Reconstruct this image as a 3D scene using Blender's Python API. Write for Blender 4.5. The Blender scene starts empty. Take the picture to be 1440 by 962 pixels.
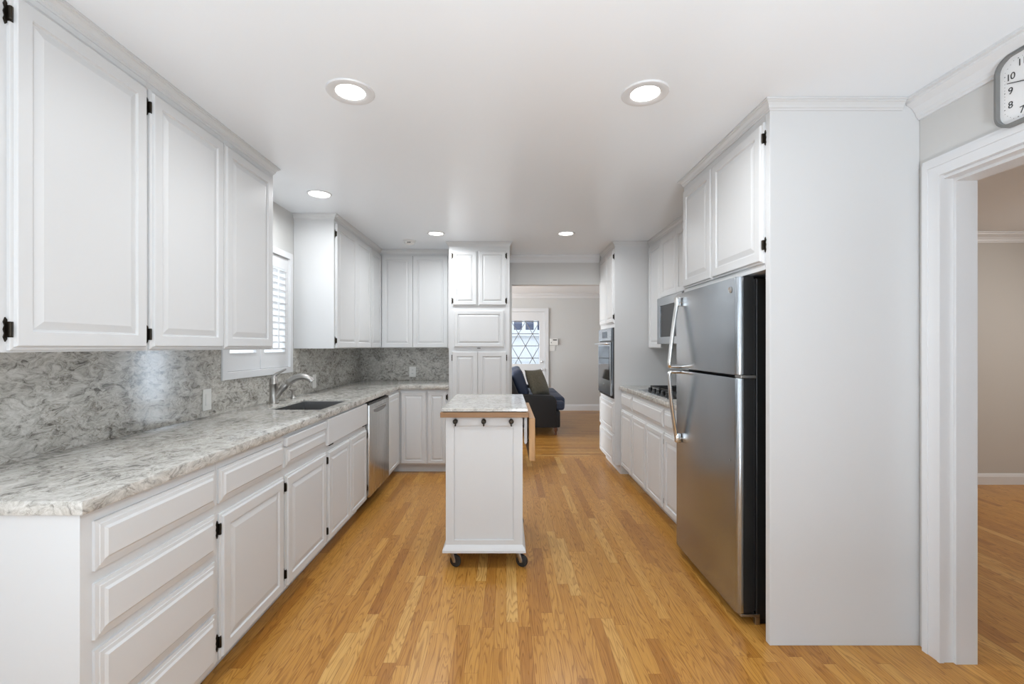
import bpy, bmesh, math, random
from mathutils import Vector, Matrix
random.seed(7)
S = bpy.context.scene
COL = S.collection

# ------------------------------------------------------------------ camera
CAMZ = 1.317
cam = bpy.data.cameras.new('camera'); cam_o = bpy.data.objects.new('camera', cam); COL.objects.link(cam_o)
cam_o.location = (0, 0, CAMZ); cam_o.rotation_euler = (math.pi / 2, 0, 0)
cam.sensor_width = 36; cam.lens = 16; cam.shift_x = 8 / 1440; cam.shift_y = 6.3 / 1440
cam.clip_start = 0.02
S.camera = cam_o

# ------------------------------------------------------------------ world, daylight, exposure
S.view_settings.view_transform = 'Standard'; S.view_settings.look = 'None'
S.view_settings.gamma = 1; S.view_settings.use_curve_mapping = False
S.view_settings.exposure = 0.38
W = bpy.data.worlds.new('sky'); S.world = W; W.use_nodes = True
bg = W.node_tree.nodes['Background']
bg.inputs[0].default_value = (0.84, 0.92, 1.0, 1); bg.inputs[1].default_value = 3.4

def area(name, loc, rot, sx, sy, power, col=(1, 1, 1)):
    l = bpy.data.lights.new(name, 'AREA'); l.shape = 'RECTANGLE'; l.size = sx; l.size_y = sy
    l.energy = power; l.color = col
    o = bpy.data.objects.new(name, l); COL.objects.link(o); o.location = loc; o.rotation_euler = rot
    return o
R90 = math.pi / 2
# daylight entering by the glazed openings, plus two added fills at solid walls
area('daylight_rear_window', (-0.45, -3.14, 1.55), (R90, 0, 0), 1.4, 1.2, 5, (0.80, 0.905, 1.0))
area('daylight_side_window', (-1.70, 0.05, 1.35), (R90, 0, -R90), 0.9, 1.4, 4, (0.86, 0.93, 1.0))
area('living_side_fill', (-3.9, 7.4, 1.3), (R90, 0, -R90), 2.2, 1.8, 195, (0.88, 0.945, 1.0))  # added to brighten the living room; the wall behind is solid
area('daylight_living_glazed', (3.82, 9.30, 1.1), (R90, 0, math.pi), 0.38, 1.9, 26, (0.72, 0.85, 1.0))
area('dining_side_fill', (5.80, 2.6, 1.55), Vector((-0.88, 0.0, -0.42)).to_track_quat('-Z', 'Y').to_euler(), 1.5, 1.8, 47, (0.98, 0.955, 0.92))  # added to brighten the dining room, set before a windowless wall
# added point fill behind the camera; no lamp stands there
gl = bpy.data.lights.new('rear_fill_point', 'POINT'); gl.energy = 8; gl.shadow_soft_size = 0.28; gl.color = (0.80, 0.905, 1.0)
glo = bpy.data.objects.new('rear_fill_point', gl); COL.objects.link(glo); glo.location = (-0.3, -2.3, 0.80)
# added uplight behind the camera to brighten the ceiling, no fixture to it
area('ceiling_fill_uplight', (0.45, -1.15, 0.35), (math.pi, 0, 0), 0.7, 0.7, 98, (0.80, 0.90, 0.99))

# ------------------------------------------------------------------ materials
def new_mat(name):
    m = bpy.data.materials.new(name); m.use_nodes = True
    nt = m.node_tree; return m, nt, nt.nodes['Principled BSDF']
def simple(name, col, rough=0.5, metal=0.0, bump=0.0, bscale=200, spec=0.5, var=0.0):
    m, nt, b = new_mat(name)
    b.inputs['Base Color'].default_value = (*col, 1); b.inputs['Roughness'].default_value = rough
    b.inputs['Metallic'].default_value = metal; b.inputs['Specular IOR Level'].default_value = spec
    if bump or var:
        tc = nt.nodes.new('ShaderNodeTexCoord'); n = nt.nodes.new('ShaderNodeTexNoise')
        n.inputs['Scale'].default_value = bscale; n.inputs['Detail'].default_value = 3
        nt.links.new(tc.outputs['Object'], n.inputs['Vector'])
        if bump:
            bp = nt.nodes.new('ShaderNodeBump'); bp.inputs['Strength'].default_value = bump; bp.inputs['Distance'].default_value = 0.002
            nt.links.new(n.outputs['Fac'], bp.inputs['Height']); nt.links.new(bp.outputs['Normal'], b.inputs['Normal'])
        if var:
            r = nt.nodes.new('ShaderNodeValToRGB')
            r.color_ramp.elements[0].position = 0.3; r.color_ramp.elements[1].position = 0.7
            r.color_ramp.elements[0].color = (*[c * (1 - var) for c in col], 1)
            r.color_ramp.elements[1].color = (*[min(1, c * (1 + var)) for c in col], 1)
            nt.links.new(n.outputs['Fac'], r.inputs['Fac']); nt.links.new(r.outputs['Color'], b.inputs['Base Color'])
    return m
def emit(name, col, strength):
    m, nt, b = new_mat(name)
    b.inputs['Base Color'].default_value = (*col, 1)
    b.inputs['Emission Color'].default_value = (*col, 1); b.inputs['Emission Strength'].default_value = strength
    return m
def math_n(nt, op, a, b=None, c=None):
    n = nt.nodes.new('ShaderNodeMath'); n.operation = op
    for i, v in enumerate((a, b, c)):
        if v is None: continue
        if isinstance(v, (int, float)): n.inputs[i].default_value = v
        else: nt.links.new(v, n.inputs[i])
    return n.outputs[0]
def ramp(nt, fac, stops):
    r = nt.nodes.new('ShaderNodeValToRGB'); e = r.color_ramp.elements
    while len(e) < len(stops): e.new(0.5)
    for i, (p, c) in enumerate(stops):
        e[i].position = p; e[i].color = (*c, 1)
    nt.links.new(fac, r.inputs['Fac']); return r.outputs['Color']
def mixc(nt, mode, fac, a, b):
    n = nt.nodes.new('ShaderNodeMix'); n.data_type = 'RGBA'; n.blend_type = mode
    for s, v in ((n.inputs[0], fac), (n.inputs[6], a), (n.inputs[7], b)):
        if isinstance(v, (int, float)): s.default_value = v
        elif isinstance(v, tuple): s.default_value = (*v, 1)
        else: nt.links.new(v, s)
    return n.outputs[2]

def oak_floor(name, along='y', dark=1.0):
    m, nt, b = new_mat(name)
    tc = nt.nodes.new('ShaderNodeTexCoord'); sp = nt.nodes.new('ShaderNodeSeparateXYZ')
    nt.links.new(tc.outputs['Object'], sp.inputs[0])
    ax, al = (sp.outputs[0], sp.outputs[1]) if along == 'y' else (sp.outputs[1], sp.outputs[0])
    u = math_n(nt, 'DIVIDE', ax, 0.057); idx = math_n(nt, 'FLOOR', u); fu = math_n(nt, 'FRACT', u)
    wn = nt.nodes.new('ShaderNodeTexWhiteNoise'); wn.noise_dimensions = '1D'; nt.links.new(idx, wn.inputs['W'])
    off = math_n(nt, 'MULTIPLY', wn.outputs['Value'], 13.7)
    v = math_n(nt, 'ADD', math_n(nt, 'DIVIDE', al, 0.72), off)
    pid = math_n(nt, 'FLOOR', v); fv = math_n(nt, 'FRACT', v)
    cmb = nt.nodes.new('ShaderNodeCombineXYZ'); nt.links.new(idx, cmb.inputs[0]); nt.links.new(pid, cmb.inputs[1])
    w2 = nt.nodes.new('ShaderNodeTexWhiteNoise'); w2.noise_dimensions = '3D'; nt.links.new(cmb.outputs[0], w2.inputs['Vector'])
    rnd = w2.outputs['Value']
    base = ramp(nt, rnd, [(0.0, (0.355, 0.148, 0.026)), (0.25, (0.455, 0.212, 0.041)), (0.6, (0.49, 0.237, 0.049)), (0.88, (0.525, 0.266, 0.062)), (1.0, (0.60, 0.35, 0.11))])
    # cathedral grain: contour lines of a slow noise, a different patch of it on every plank
    g = nt.nodes.new('ShaderNodeCombineXYZ')
    nt.links.new(math_n(nt, 'ADD', math_n(nt, 'MULTIPLY', ax, 21.0), math_n(nt, 'MULTIPLY', rnd, 91.0)), g.inputs[0])
    nt.links.new(math_n(nt, 'ADD', math_n(nt, 'MULTIPLY', al, 1.6), math_n(nt, 'MULTIPLY', rnd, 57.0)), g.inputs[1])
    n1 = nt.nodes.new('ShaderNodeTexNoise'); n1.inputs['Scale'].default_value = 1.0; n1.inputs['Detail'].default_value = 1.2
    n1.inputs['Distortion'].default_value = 0.25
    nt.links.new(g.outputs[0], n1.inputs['Vector'])
    rings = math_n(nt, 'FRACT', math_n(nt, 'MULTIPLY', n1.outputs['Fac'], 15.0))
    line = ramp(nt, rings, [(0.0, (0.66, 0.56, 0.44)), (0.14, (0.80, 0.74, 0.66)), (0.40, (1.03, 1.02, 1.0)), (0.75, (1.06, 1.06, 1.05)), (0.93, (0.98, 0.97, 0.95)), (1.0, (0.70, 0.61, 0.50))])
    c1 = mixc(nt, 'MULTIPLY', 0.95, base, line)
    # fine pores
    g2 = nt.nodes.new('ShaderNodeCombineXYZ')
    nt.links.new(math_n(nt, 'MULTIPLY', ax, 330.0), g2.inputs[0]); nt.links.new(math_n(nt, 'MULTIPLY', al, 14.0), g2.inputs[1]); nt.links.new(rnd, g2.inputs[2])
    n2 = nt.nodes.new('ShaderNodeTexNoise'); n2.inputs['Scale'].default_value = 1.0; n2.inputs['Detail'].default_value = 2
    nt.links.new(g2.outputs[0], n2.inputs['Vector'])
    pore = ramp(nt, n2.outputs['Fac'], [(0.30, (0.80, 0.74, 0.66)), (0.52, (1.0, 1.0, 1.0)), (0.8, (1.05, 1.05, 1.04))])
    c2 = mixc(nt, 'MULTIPLY', 0.55, c1, pore)
    # joints between the strips
    ed = math_n(nt, 'MINIMUM', fu, math_n(nt, 'SUBTRACT', 1.0, fu))
    ee = math_n(nt, 'MULTIPLY', math_n(nt, 'MINIMUM', fv, math_n(nt, 'SUBTRACT', 1.0, fv)), 15.0)
    mn = math_n(nt, 'MINIMUM', ed, ee)
    gap = ramp(nt, mn, [(0.0, (0.58, 0.50, 0.42)), (0.020, (0.80, 0.76, 0.71)), (0.035, (1, 1, 1))])
    c3 = mixc(nt, 'MULTIPLY', 0.85, c2, gap)
    c4 = mixc(nt, 'MULTIPLY', 1.0, c3, (dark, dark, dark))
    nt.links.new(c4, b.inputs['Base Color'])
    nt.links.new(math_n(nt, 'ADD', math_n(nt, 'MULTIPLY', n2.outputs['Fac'], 0.12), 0.24), b.inputs['Roughness'])
    b.inputs['Specular IOR Level'].default_value = 0.42
    bp = nt.nodes.new('ShaderNodeBump'); bp.inputs['Strength'].default_value = 0.10; bp.inputs['Distance'].default_value = 0.001
    nt.links.new(gap, bp.inputs['Height']); nt.links.new(bp.outputs['Normal'], b.inputs['Normal'])
    return m

def quartz(name, lift=0.0):
    m, nt, b = new_mat(name)
    tc = nt.nodes.new('ShaderNodeTexCoord')
    mp = nt.nodes.new('ShaderNodeMapping'); mp.inputs['Rotation'].default_value = (0.75, 0.3, 0.5); mp.inputs['Scale'].default_value = (1.0, 0.66, 1.25)
    nt.links.new(tc.outputs['Object'], mp.inputs['Vector'])
    def noise(sc, det, rough, dist, vec):
        n = nt.nodes.new('ShaderNodeTexNoise'); n.inputs['Scale'].default_value = sc; n.inputs['Detail'].default_value = det
        n.inputs['Roughness'].default_value = rough; n.inputs['Distortion'].default_value = dist; nt.links.new(vec, n.inputs['Vector']); return n
    nw = noise(11, 2, .5, 0, mp.outputs['Vector'])
    va = nt.nodes.new('ShaderNodeVectorMath'); va.operation = 'MULTIPLY_ADD'
    nt.links.new(nw.outputs['Color'], va.inputs[0]); va.inputs[1].default_value = (0.11, 0.11, 0.11); nt.links.new(mp.outputs['Vector'], va.inputs[2])
    W_ = va.outputs[0]
    # pale flakes with dark chips between them
    vo = nt.nodes.new('ShaderNodeTexVoronoi'); vo.feature = 'F1'; vo.inputs['Scale'].default_value = 34; nt.links.new(W_, vo.inputs['Vector'])
    sepc = nt.nodes.new('ShaderNodeSeparateColor'); nt.links.new(vo.outputs['Color'], sepc.inputs[0])
    n1 = noise(42, 8, .72, .7, W_)
    n4 = noise(6, 3, .55, .4, mp.outputs['Vector'])
    f = math_n(nt, 'ADD', math_n(nt, 'MULTIPLY', n1.outputs['Fac'], .78), math_n(nt, 'ADD', math_n(nt, 'MULTIPLY', sepc.outputs[0], .11), math_n(nt, 'MULTIPLY', n4.outputs['Fac'], .22)))
    body = ramp(nt, f, [(0.41, (0.14, 0.13, 0.115)), (0.475, (0.31, 0.295, 0.268)), (0.535, (0.46, 0.44, 0.40)), (0.62, (0.58, 0.56, 0.52)), (0.74, (0.70, 0.685, 0.65))])
    n2 = noise(46, 3, .5, 1.1, W_)
    ridge = math_n(nt, 'ABSOLUTE', math_n(nt, 'SUBTRACT', n2.outputs['Fac'], 0.5))
    vein = ramp(nt, ridge, [(0.0, (0.50, 0.47, 0.42)), (0.020, (0.82, 0.80, 0.77)), (0.05, (1, 1, 1))])
    n3 = noise(9, 2, .5, 0, W_)
    where = ramp(nt, n3.outputs['Fac'], [(0.42, (0.1, 0.1, 0.1)), (0.58, (0.9, 0.9, 0.9))])
    c = mixc(nt, 'MULTIPLY', where, body, vein)
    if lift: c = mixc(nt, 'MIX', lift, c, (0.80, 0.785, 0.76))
    nt.links.new(c, b.inputs['Base Color'])
    b.inputs['Roughness'].default_value = 0.13; b.inputs['Specular IOR Level'].default_value = 0.5
    return m

def brushed(name, col, rough, sc=(4, 4, 260), amt=0.10):
    m, nt, b = new_mat(name)
    b.inputs['Metallic'].default_value = 1.0; b.inputs['Base Color'].default_value = (*col, 1)
    tc = nt.nodes.new('ShaderNodeTexCoord'); mp = nt.nodes.new('ShaderNodeMapping'); mp.inputs['Scale'].default_value = sc
    nt.links.new(tc.outputs['Object'], mp.inputs['Vector'])
    n = nt.nodes.new('ShaderNodeTexNoise'); n.inputs['Scale'].default_value = 1.0; n.inputs['Detail'].default_value = 3
    nt.links.new(mp.outputs['Vector'], n.inputs['Vector'])
    nt.links.new(math_n(nt, 'ADD', math_n(nt, 'MULTIPLY', n.outputs['Fac'], amt), rough - amt / 2), b.inputs['Roughness'])
    bp = nt.nodes.new('ShaderNodeBump'); bp.inputs['Strength'].default_value = 0.06; bp.inputs['Distance'].default_value = 0.0006
    nt.links.new(n.outputs['Fac'], bp.inputs['Height']); nt.links.new(bp.outputs['Normal'], b.inputs['Normal'])
    return m

def wood(name, c0, c1, sc=(40, 3, 40), rough=0.45):
    m, nt, b = new_mat(name)
    tc = nt.nodes.new('ShaderNodeTexCoord'); mp = nt.nodes.new('ShaderNodeMapping'); mp.inputs['Scale'].default_value = sc
    nt.links.new(tc.outputs['Object'], mp.inputs['Vector'])
    n = nt.nodes.new('ShaderNodeTexNoise'); n.inputs['Scale'].default_value = 1.0; n.inputs['Detail'].default_value = 5; n.inputs['Distortion'].default_value = 0.6
    nt.links.new(mp.outputs['Vector'], n.inputs['Vector'])
    nt.links.new(ramp(nt, n.outputs['Fac'], [(0.3, c0), (0.7, c1)]), b.inputs['Base Color'])
    b.inputs['Roughness'].default_value = rough
    return m

def pane(name, tint=(1, 1, 1), gloss=0.08):
    m = bpy.data.materials.new(name); m.use_nodes = True; nt = m.node_tree; nt.nodes.clear()
    o = nt.nodes.new('ShaderNodeOutputMaterial'); t = nt.nodes.new('ShaderNodeBsdfTransparent'); g = nt.nodes.new('ShaderNodeBsdfGlossy')
    t.inputs[0].default_value = (*tint, 1); g.inputs['Roughness'].default_value = 0.02
    mx = nt.nodes.new('ShaderNodeMixShader'); mx.inputs[0].default_value = gloss
    nt.links.new(t.outputs[0], mx.inputs[1]); nt.links.new(g.outputs[0], mx.inputs[2]); nt.links.new(mx.outputs[0], o.inputs[0])
    return m

M = {}
M['cab'] = simple('cabinet_white_paint', (0.655, 0.658, 0.66), 0.46, spec=0.4, bump=0.04, bscale=60)
M['trim'] = simple('trim_white_paint', (0.73, 0.735, 0.745), 0.35, bump=0.03, bscale=80)
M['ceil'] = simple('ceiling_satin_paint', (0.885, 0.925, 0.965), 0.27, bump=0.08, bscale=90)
M['ceil_flat'] = simple('ceiling_flat_paint', (0.83, 0.84, 0.85), 0.7, bump=0.05, bscale=90)
M['wall'] = simple('wall_grey_paint', (0.62, 0.615, 0.60), 0.55, bump=0.06, bscale=120)
M['wall_white'] = simple('wall_white_paint', (0.80, 0.80, 0.79), 0.5, bump=0.05, bscale=120)
M['wall_warm'] = simple('wall_taupe_paint', (0.55, 0.525, 0.49), 0.6, bump=0.06, bscale=120)
M['oak'] = oak_floor('oak_strip_floor', 'y')
M['oak_x'] = oak_floor('oak_strip_floor_across', 'x', 0.86)
M['oak_d'] = oak_floor('oak_strip_floor_dining', 'y', 1.12)
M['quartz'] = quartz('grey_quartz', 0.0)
M['quartz_lit'] = quartz('grey_quartz_lit', 0.10)  # backsplash stone again, overhead light and sheen put in as paler colour
M['quartz_cart'] = quartz('pale_quartz', 0.36)
M['steel'] = brushed('brushed_steel', (0.425, 0.455, 0.485), 0.24, amt=0.06)
M['steel_v'] = brushed('brushed_steel_dishwasher', (0.57, 0.565, 0.55), 0.26, (4, 260, 4))
M['sink'] = brushed('sink_steel', (0.34, 0.34, 0.34), 0.36, (60, 60, 60))
M['nickel'] = simple('brushed_nickel', (0.40, 0.385, 0.365), 0.33, 1.0, bump=0.02, bscale=300)
M['chrome'] = simple('bright_chrome', (0.78, 0.78, 0.77), 0.14, 1.0, bump=0.01, bscale=300)
M['black'] = simple('black_enamel', (0.012, 0.012, 0.012), 0.38, bump=0.05, bscale=400)
M['blackglass'] = simple('black_oven_glass', (0.015, 0.016, 0.018), 0.06, bump=0.002, bscale=20)
M['rubber'] = simple('black_rubber', (0.02, 0.02, 0.02), 0.6, bump=0.05, bscale=200)
M['iron'] = simple('cast_iron', (0.02, 0.02, 0.02), 0.55, bump=0.2, bscale=300)
M['bronze'] = simple('dark_bronze', (0.035, 0.028, 0.020), 0.38, 0.8, bump=0.05, bscale=200)
M['plate'] = simple('white_plastic', (0.80, 0.79, 0.76), 0.35, bump=0.01, bscale=100)
M['slot'] = simple('dark_slot', (0.03, 0.03, 0.03), 0.6, bump=0.02, bscale=100)
M['greyplastic'] = simple('grey_plastic', (0.20, 0.20, 0.195), 0.4, bump=0.02, bscale=100)
M['butcher'] = wood('maple_edge_wood', (0.25, 0.13, 0.055), (0.34, 0.19, 0.09), (4, 50, 60), 0.45)
M['leafwood'] = wood('warm_leaf_wood', (0.40, 0.21, 0.085), (0.52, 0.30, 0.13), (60, 60, 4), 0.4)
M['legwood'] = wood('turned_mahogany', (0.10, 0.035, 0.015), (0.17, 0.07, 0.03), (30, 30, 4), 0.35)
M['sofa'] = simple('charcoal_sofa_cloth', (0.016, 0.017, 0.020), 0.75, bump=0.25, bscale=500)
M['sofa_blue'] = simple('navy_sofa_cloth', (0.026, 0.040, 0.080), 0.6, bump=0.2, bscale=500, var=0.25)
M['pillow'] = simple('olive_brown_pillow_cloth', (0.135, 0.122, 0.088), 0.85, bump=0.4, bscale=120, var=0.45)
M['lens'] = emit('lit_lamp_lens', (1.0, 0.985, 0.95), 6.0)
M['pane'] = pane('clear_pane'); M['pane_blue'] = pane('door_glass', (0.95, 0.97, 1.0), 0.08)
M['clockface'] = simple('clock_face_paper', (0.82, 0.82, 0.82), 0.5, bump=0.01, bscale=50)
M['ink'] = simple('black_ink', (0.04, 0.04, 0.04), 0.5, bump=0.01, bscale=50)
M['siding_far'] = simple('grey_outdoor_door', (0.42, 0.43, 0.44), 0.7, bump=0.1, bscale=10)
M['siding'] = simple('pale_outdoor_siding', (0.86, 0.88, 0.90), 0.7, bump=0.1, bscale=10)
M['outdark'] = simple('dark_outdoor_glass', (0.03, 0.045, 0.10), 0.5, spec=0.1, bump=0.02, bscale=10)
M['ground'] = simple('outdoor_paving', (0.6, 0.6, 0.58), 0.9, bump=0.2, bscale=10)

# ------------------------------------------------------------------ helpers
ORG = {}
def link(o, parent=None):
    COL.objects.link(o)
    if parent is not None: o.parent = parent
    return o
def tag(o, label, cat, group=None):
    o['label'] = label; o['category'] = cat
    if group: o['group'] = group
    return o
def thing(name, label, cat, loc, group=None):
    o = bpy.data.objects.new(name, None); link(o); o.location = loc; o.empty_display_size = 0.05
    ORG[o] = Vector(loc); return tag(o, label, cat, group)
def put(name, bm, mat, parent=None, smooth=False, label=None, origin=None):
    """One mesh object out of world-space geometry, kept relative to its thing's base."""
    org = ORG.get(parent) if parent is not None else Vector(origin) if origin is not None else Vector((0, 0, 0))
    bmesh.ops.remove_doubles(bm, verts=bm.verts[:], dist=1e-6)
    bmesh.ops.recalc_face_normals(bm, faces=bm.faces[:])
    bmesh.ops.translate(bm, verts=bm.verts[:], vec=-org)
    me = bpy.data.meshes.new(name); bm.to_mesh(me); bm.free()
    me.materials.append(mat)
    if smooth:
        me.polygons.foreach_set('use_smooth', [True] * len(me.polygons))
        me.set_sharp_from_angle(angle=math.radians(38 if smooth is True else smooth))
    o = bpy.data.objects.new(name, me); link(o, parent)
    if parent is None: o.location = org
    ORG[o] = org
    if label: o['label'] = label
    return o
def solo(name, bm, mat, label, cat, group=None, smooth=False):
    lo = Vector([min(v.co[i] for v in bm.verts) for i in range(3)]); hi = Vector([max(v.co[i] for v in bm.verts) for i in range(3)])
    return tag(put(name, bm, mat, None, smooth, origin=((lo.x + hi.x) / 2, (lo.y + hi.y) / 2, lo.z)), label, cat, group)
def struct(name, bm, mat, parent=None, smooth=False):
    o = put(name, bm, mat, parent, smooth)
    if parent is None: o['kind'] = 'structure'
    return o
def B(): return bmesh.new()
def box(bm, x0, x1, y0, y1, z0, z1, bev=0.0, seg=2):
    x0, x1 = sorted((x0, x1)); y0, y1 = sorted((y0, y1)); z0, z1 = sorted((z0, z1))
    vs = [bm.verts.new((x, y, z)) for x in (x0, x1) for y in (y0, y1) for z in (z0, z1)]
    fs = [bm.faces.new([vs[i] for i in q]) for q in ((0, 1, 3, 2), (4, 6, 7, 5), (0, 4, 5, 1), (2, 3, 7, 6), (0, 2, 6, 4), (1, 5, 7, 3))]
    if bev:
        es = list({e for f in fs for e in f.edges})
        bmesh.ops.bevel(bm, geom=es, offset=bev, segments=seg, affect='EDGES', profile=0.5)
    return bm
def bx(*a, **k): return box(B(), *a, **k)
def cyl(bm, p0, p1, r0, r1=None, seg=24, cap=True):
    p0, p1 = Vector(p0), Vector(p1); r1 = r0 if r1 is None else r1
    d = (p1 - p0).normalized(); a = d.orthogonal().normalized(); b = d.cross(a)
    rings = []
    for p, r in ((p0, r0), (p1, r1)):
        rings.append([bm.verts.new(p + (a * math.cos(2 * math.pi * k / seg) + b * math.sin(2 * math.pi * k / seg)) * r) for k in range(seg)])
    for k in range(seg):
        bm.faces.new((rings[0][k], rings[0][(k + 1) % seg], rings[1][(k + 1) % seg], rings[1][k]))
    if cap: bm.faces.new(rings[0]); bm.faces.new(rings[1])
    return bm
def lathe(bm, c, axis, prof, seg=32):
    """prof: (radius, height along axis)."""
    c = Vector(c); d = Vector(axis).normalized(); a = d.orthogonal().normalized(); b = d.cross(a); rings = []
    for r, h in prof:
        if r < 1e-6: rings.append([bm.verts.new(c + d * h)])
        else: rings.append([bm.verts.new(c + d * h + (a * math.cos(2 * math.pi * k / seg) + b * math.sin(2 * math.pi * k / seg)) * r) for k in range(seg)])
    for i in range(len(rings) - 1):
        p, q = rings[i], rings[i + 1]
        for k in range(seg):
            k2 = (k + 1) % seg
            if len(p) == 1 and len(q) == 1: continue
            if len(p) == 1: bm.faces.new((p[0], q[k2], q[k]))
            elif len(q) == 1: bm.faces.new((p[k], p[k2], q[0]))
            else: bm.faces.new((p[k], p[k2], q[k2], q[k]))
    for rg in (rings[0], rings[-1]):
        if len(rg) > 2: bm.faces.new(rg)
    return bm
def tube(bm, pts, rad, seg=12, flat=(1, 1), up=(0, 1, 0)):
    """tube along pts; rad a number or list; flat scales the section in (side, up)."""
    pts = [Vector(p) for p in pts]; n = len(pts); rad = [rad] * n if isinstance(rad, (int, float)) else rad; rings = []
    up = Vector(up)
    for i, p in enumerate(pts):
        t = (pts[min(i + 1, n - 1)] - pts[max(i - 1, 0)]).normalized()
        a = up - t * up.dot(t)
        a = a.normalized() if a.length > 1e-4 else t.orthogonal().normalized()
        b = t.cross(a)
        rings.append([bm.verts.new(p + (b * math.cos(2 * math.pi * k / seg) * flat[0] + a * math.sin(2 * math.pi * k / seg) * flat[1]) * rad[i]) for k in range(seg)])
    for i in range(n - 1):
        for k in range(seg):
            bm.faces.new((rings[i][k], rings[i][(k + 1) % seg], rings[i + 1][(k + 1) % seg], rings[i + 1][k]))
    bm.faces.new(rings[0]); bm.faces.new(rings[-1]); return bm
def smooth_path(pts, n=8):
    pts = [Vector(p) for p in pts]; out = []
    for i in range(len(pts) - 1):
        p0, p1, p2, p3 = pts[max(i - 1, 0)], pts[i], pts[i + 1], pts[min(i + 2, len(pts) - 1)]
        for k in range(n):
            t = k / n
            out.append(0.5 * ((2 * p1) + (p2 - p0) * t + (2 * p0 - 5 * p1 + 4 * p2 - p3) * t * t + (3 * p1 - p0 - 3 * p2 + p3) * t ** 3))
    out.append(pts[-1]); return out
def prism(bm, poly, axis, a0, a1, bev=0.0):
    """poly: 2D outline; axis 'x': (y,z) outline, 'y': (x,z), 'z': (x,y)."""
    mk = {'x': lambda p, a: (a, p[0], p[1]), 'y': lambda p, a: (p[0], a, p[1]), 'z': lambda p, a: (p[0], p[1], a)}[axis]
    lo = [bm.verts.new(mk(p, a0)) for p in poly]; hi = [bm.verts.new(mk(p, a1)) for p in poly]; n = len(poly)
    fs = [bm.faces.new(lo), bm.faces.new(hi)] + [bm.faces.new((lo[i], lo[(i + 1) % n], hi[(i + 1) % n], hi[i])) for i in range(n)]
    if bev:
        es = [e for f in fs[:2] for e in f.edges]
        bmesh.ops.bevel(bm, geom=es, offset=bev, segments=2, affect='EDGES', profile=0.5)
    return bm
def grid_slab(bm, us, vs, keep, axis, a0, a1, bev=0.0):
    ia = 'xyz'.index(axis)
    """slab made of the kept cells of a rectangular grid (for walls with openings, worktops with a cut-out)."""
    mk = {'x': lambda u, v, a: (a, u, v), 'y': lambda u, v, a: (u, a, v), 'z': lambda u, v, a: (u, v, a)}[axis]
    V = {}
    def vert(i, j, k):
        if (i, j, k) not in V: V[i, j, k] = bm.verts.new(mk(us[i], vs[j], (a0, a1)[k]))
        return V[i, j, k]
    ks = {(i, j) for i in range(len(us) - 1) for j in range(len(vs) - 1) if keep((us[i] + us[i + 1]) / 2, (vs[j] + vs[j + 1]) / 2)}
    for i, j in ks:
        for k in (0, 1): bm.faces.new([vert(i, j, k), vert(i + 1, j, k), vert(i + 1, j + 1, k), vert(i, j + 1, k)])
        for (di, dj), (p, q) in (((-1, 0), ((i, j), (i, j + 1))), ((1, 0), ((i + 1, j), (i + 1, j + 1))), ((0, -1), ((i, j), (i + 1, j))), ((0, 1), ((i, j + 1), (i + 1, j + 1)))):
            if (i + di, j + dj) not in ks: bm.faces.new([vert(*p, 0), vert(*q, 0), vert(*q, 1), vert(*p, 1)])
    if bev:
        bmesh.ops.recalc_face_normals(bm, faces=bm.faces[:])
        es = [e for e in bm.edges if len(e.link_faces) == 2 and e.calc_face_angle() > 0.5 and abs(e.verts[0].co[ia] - e.verts[1].co[ia]) < 1e-6]
        bmesh.ops.bevel(bm, geom=es, offset=bev, segments=2, affect='EDGES', profile=0.5)
    return bm
def sweep(bm, path, prof, side, zt):
    """moulding: prof (out, dz) swept with mitred corners along a plan path; side +1 = out to the left of travel."""
    n = len(path); P = [Vector(p) for p in path]; rows = []
    for i in range(n):
        ds = []
        if i > 0: ds.append((P[i] - P[i - 1]).normalized())
        if i < n - 1: ds.append((P[i + 1] - P[i]).normalized())
        ns = [Vector((-d.y, d.x)) * side for d in ds]
        m = ns[0] if len(ns) == 1 else (ns[0] + ns[1]) / (1 + ns[0].dot(ns[1]))
        rows.append([bm.verts.new((P[i].x + m.x * o, P[i].y + m.y * o, zt + dz)) for o, dz in prof])
    k = len(prof)
    for i in range(n - 1):
        for j in range(k):
            bm.faces.new((rows[i][j], rows[i][(j + 1) % k], rows[i + 1][(j + 1) % k], rows[i + 1][j]))
    bm.faces.new(rows[0]); bm.faces.new(rows[-1]); return bm
CEIL = 2.40
CAB_CROWN = [(0, -0.046), (0.004, -0.046), (0.006, -0.038), (0.010, -0.036), (0.012, -0.026), (0.019, -0.016), (0.025, -0.013), (0.026, -0.009), (0.031, -0.008), (0.031, -0.001), (0, -0.001)]
ROOM_CROWN = [(0.0, -0.088), (0.010, -0.088), (0.012, -0.080), (0.018, -0.076), (0.022, -0.062), (0.036, -0.040), (0.056, -0.026), (0.062, -0.022), (0.064, -0.013), (0.078, -0.011), (0.078, 0.0), (0, 0.0)]

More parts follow.
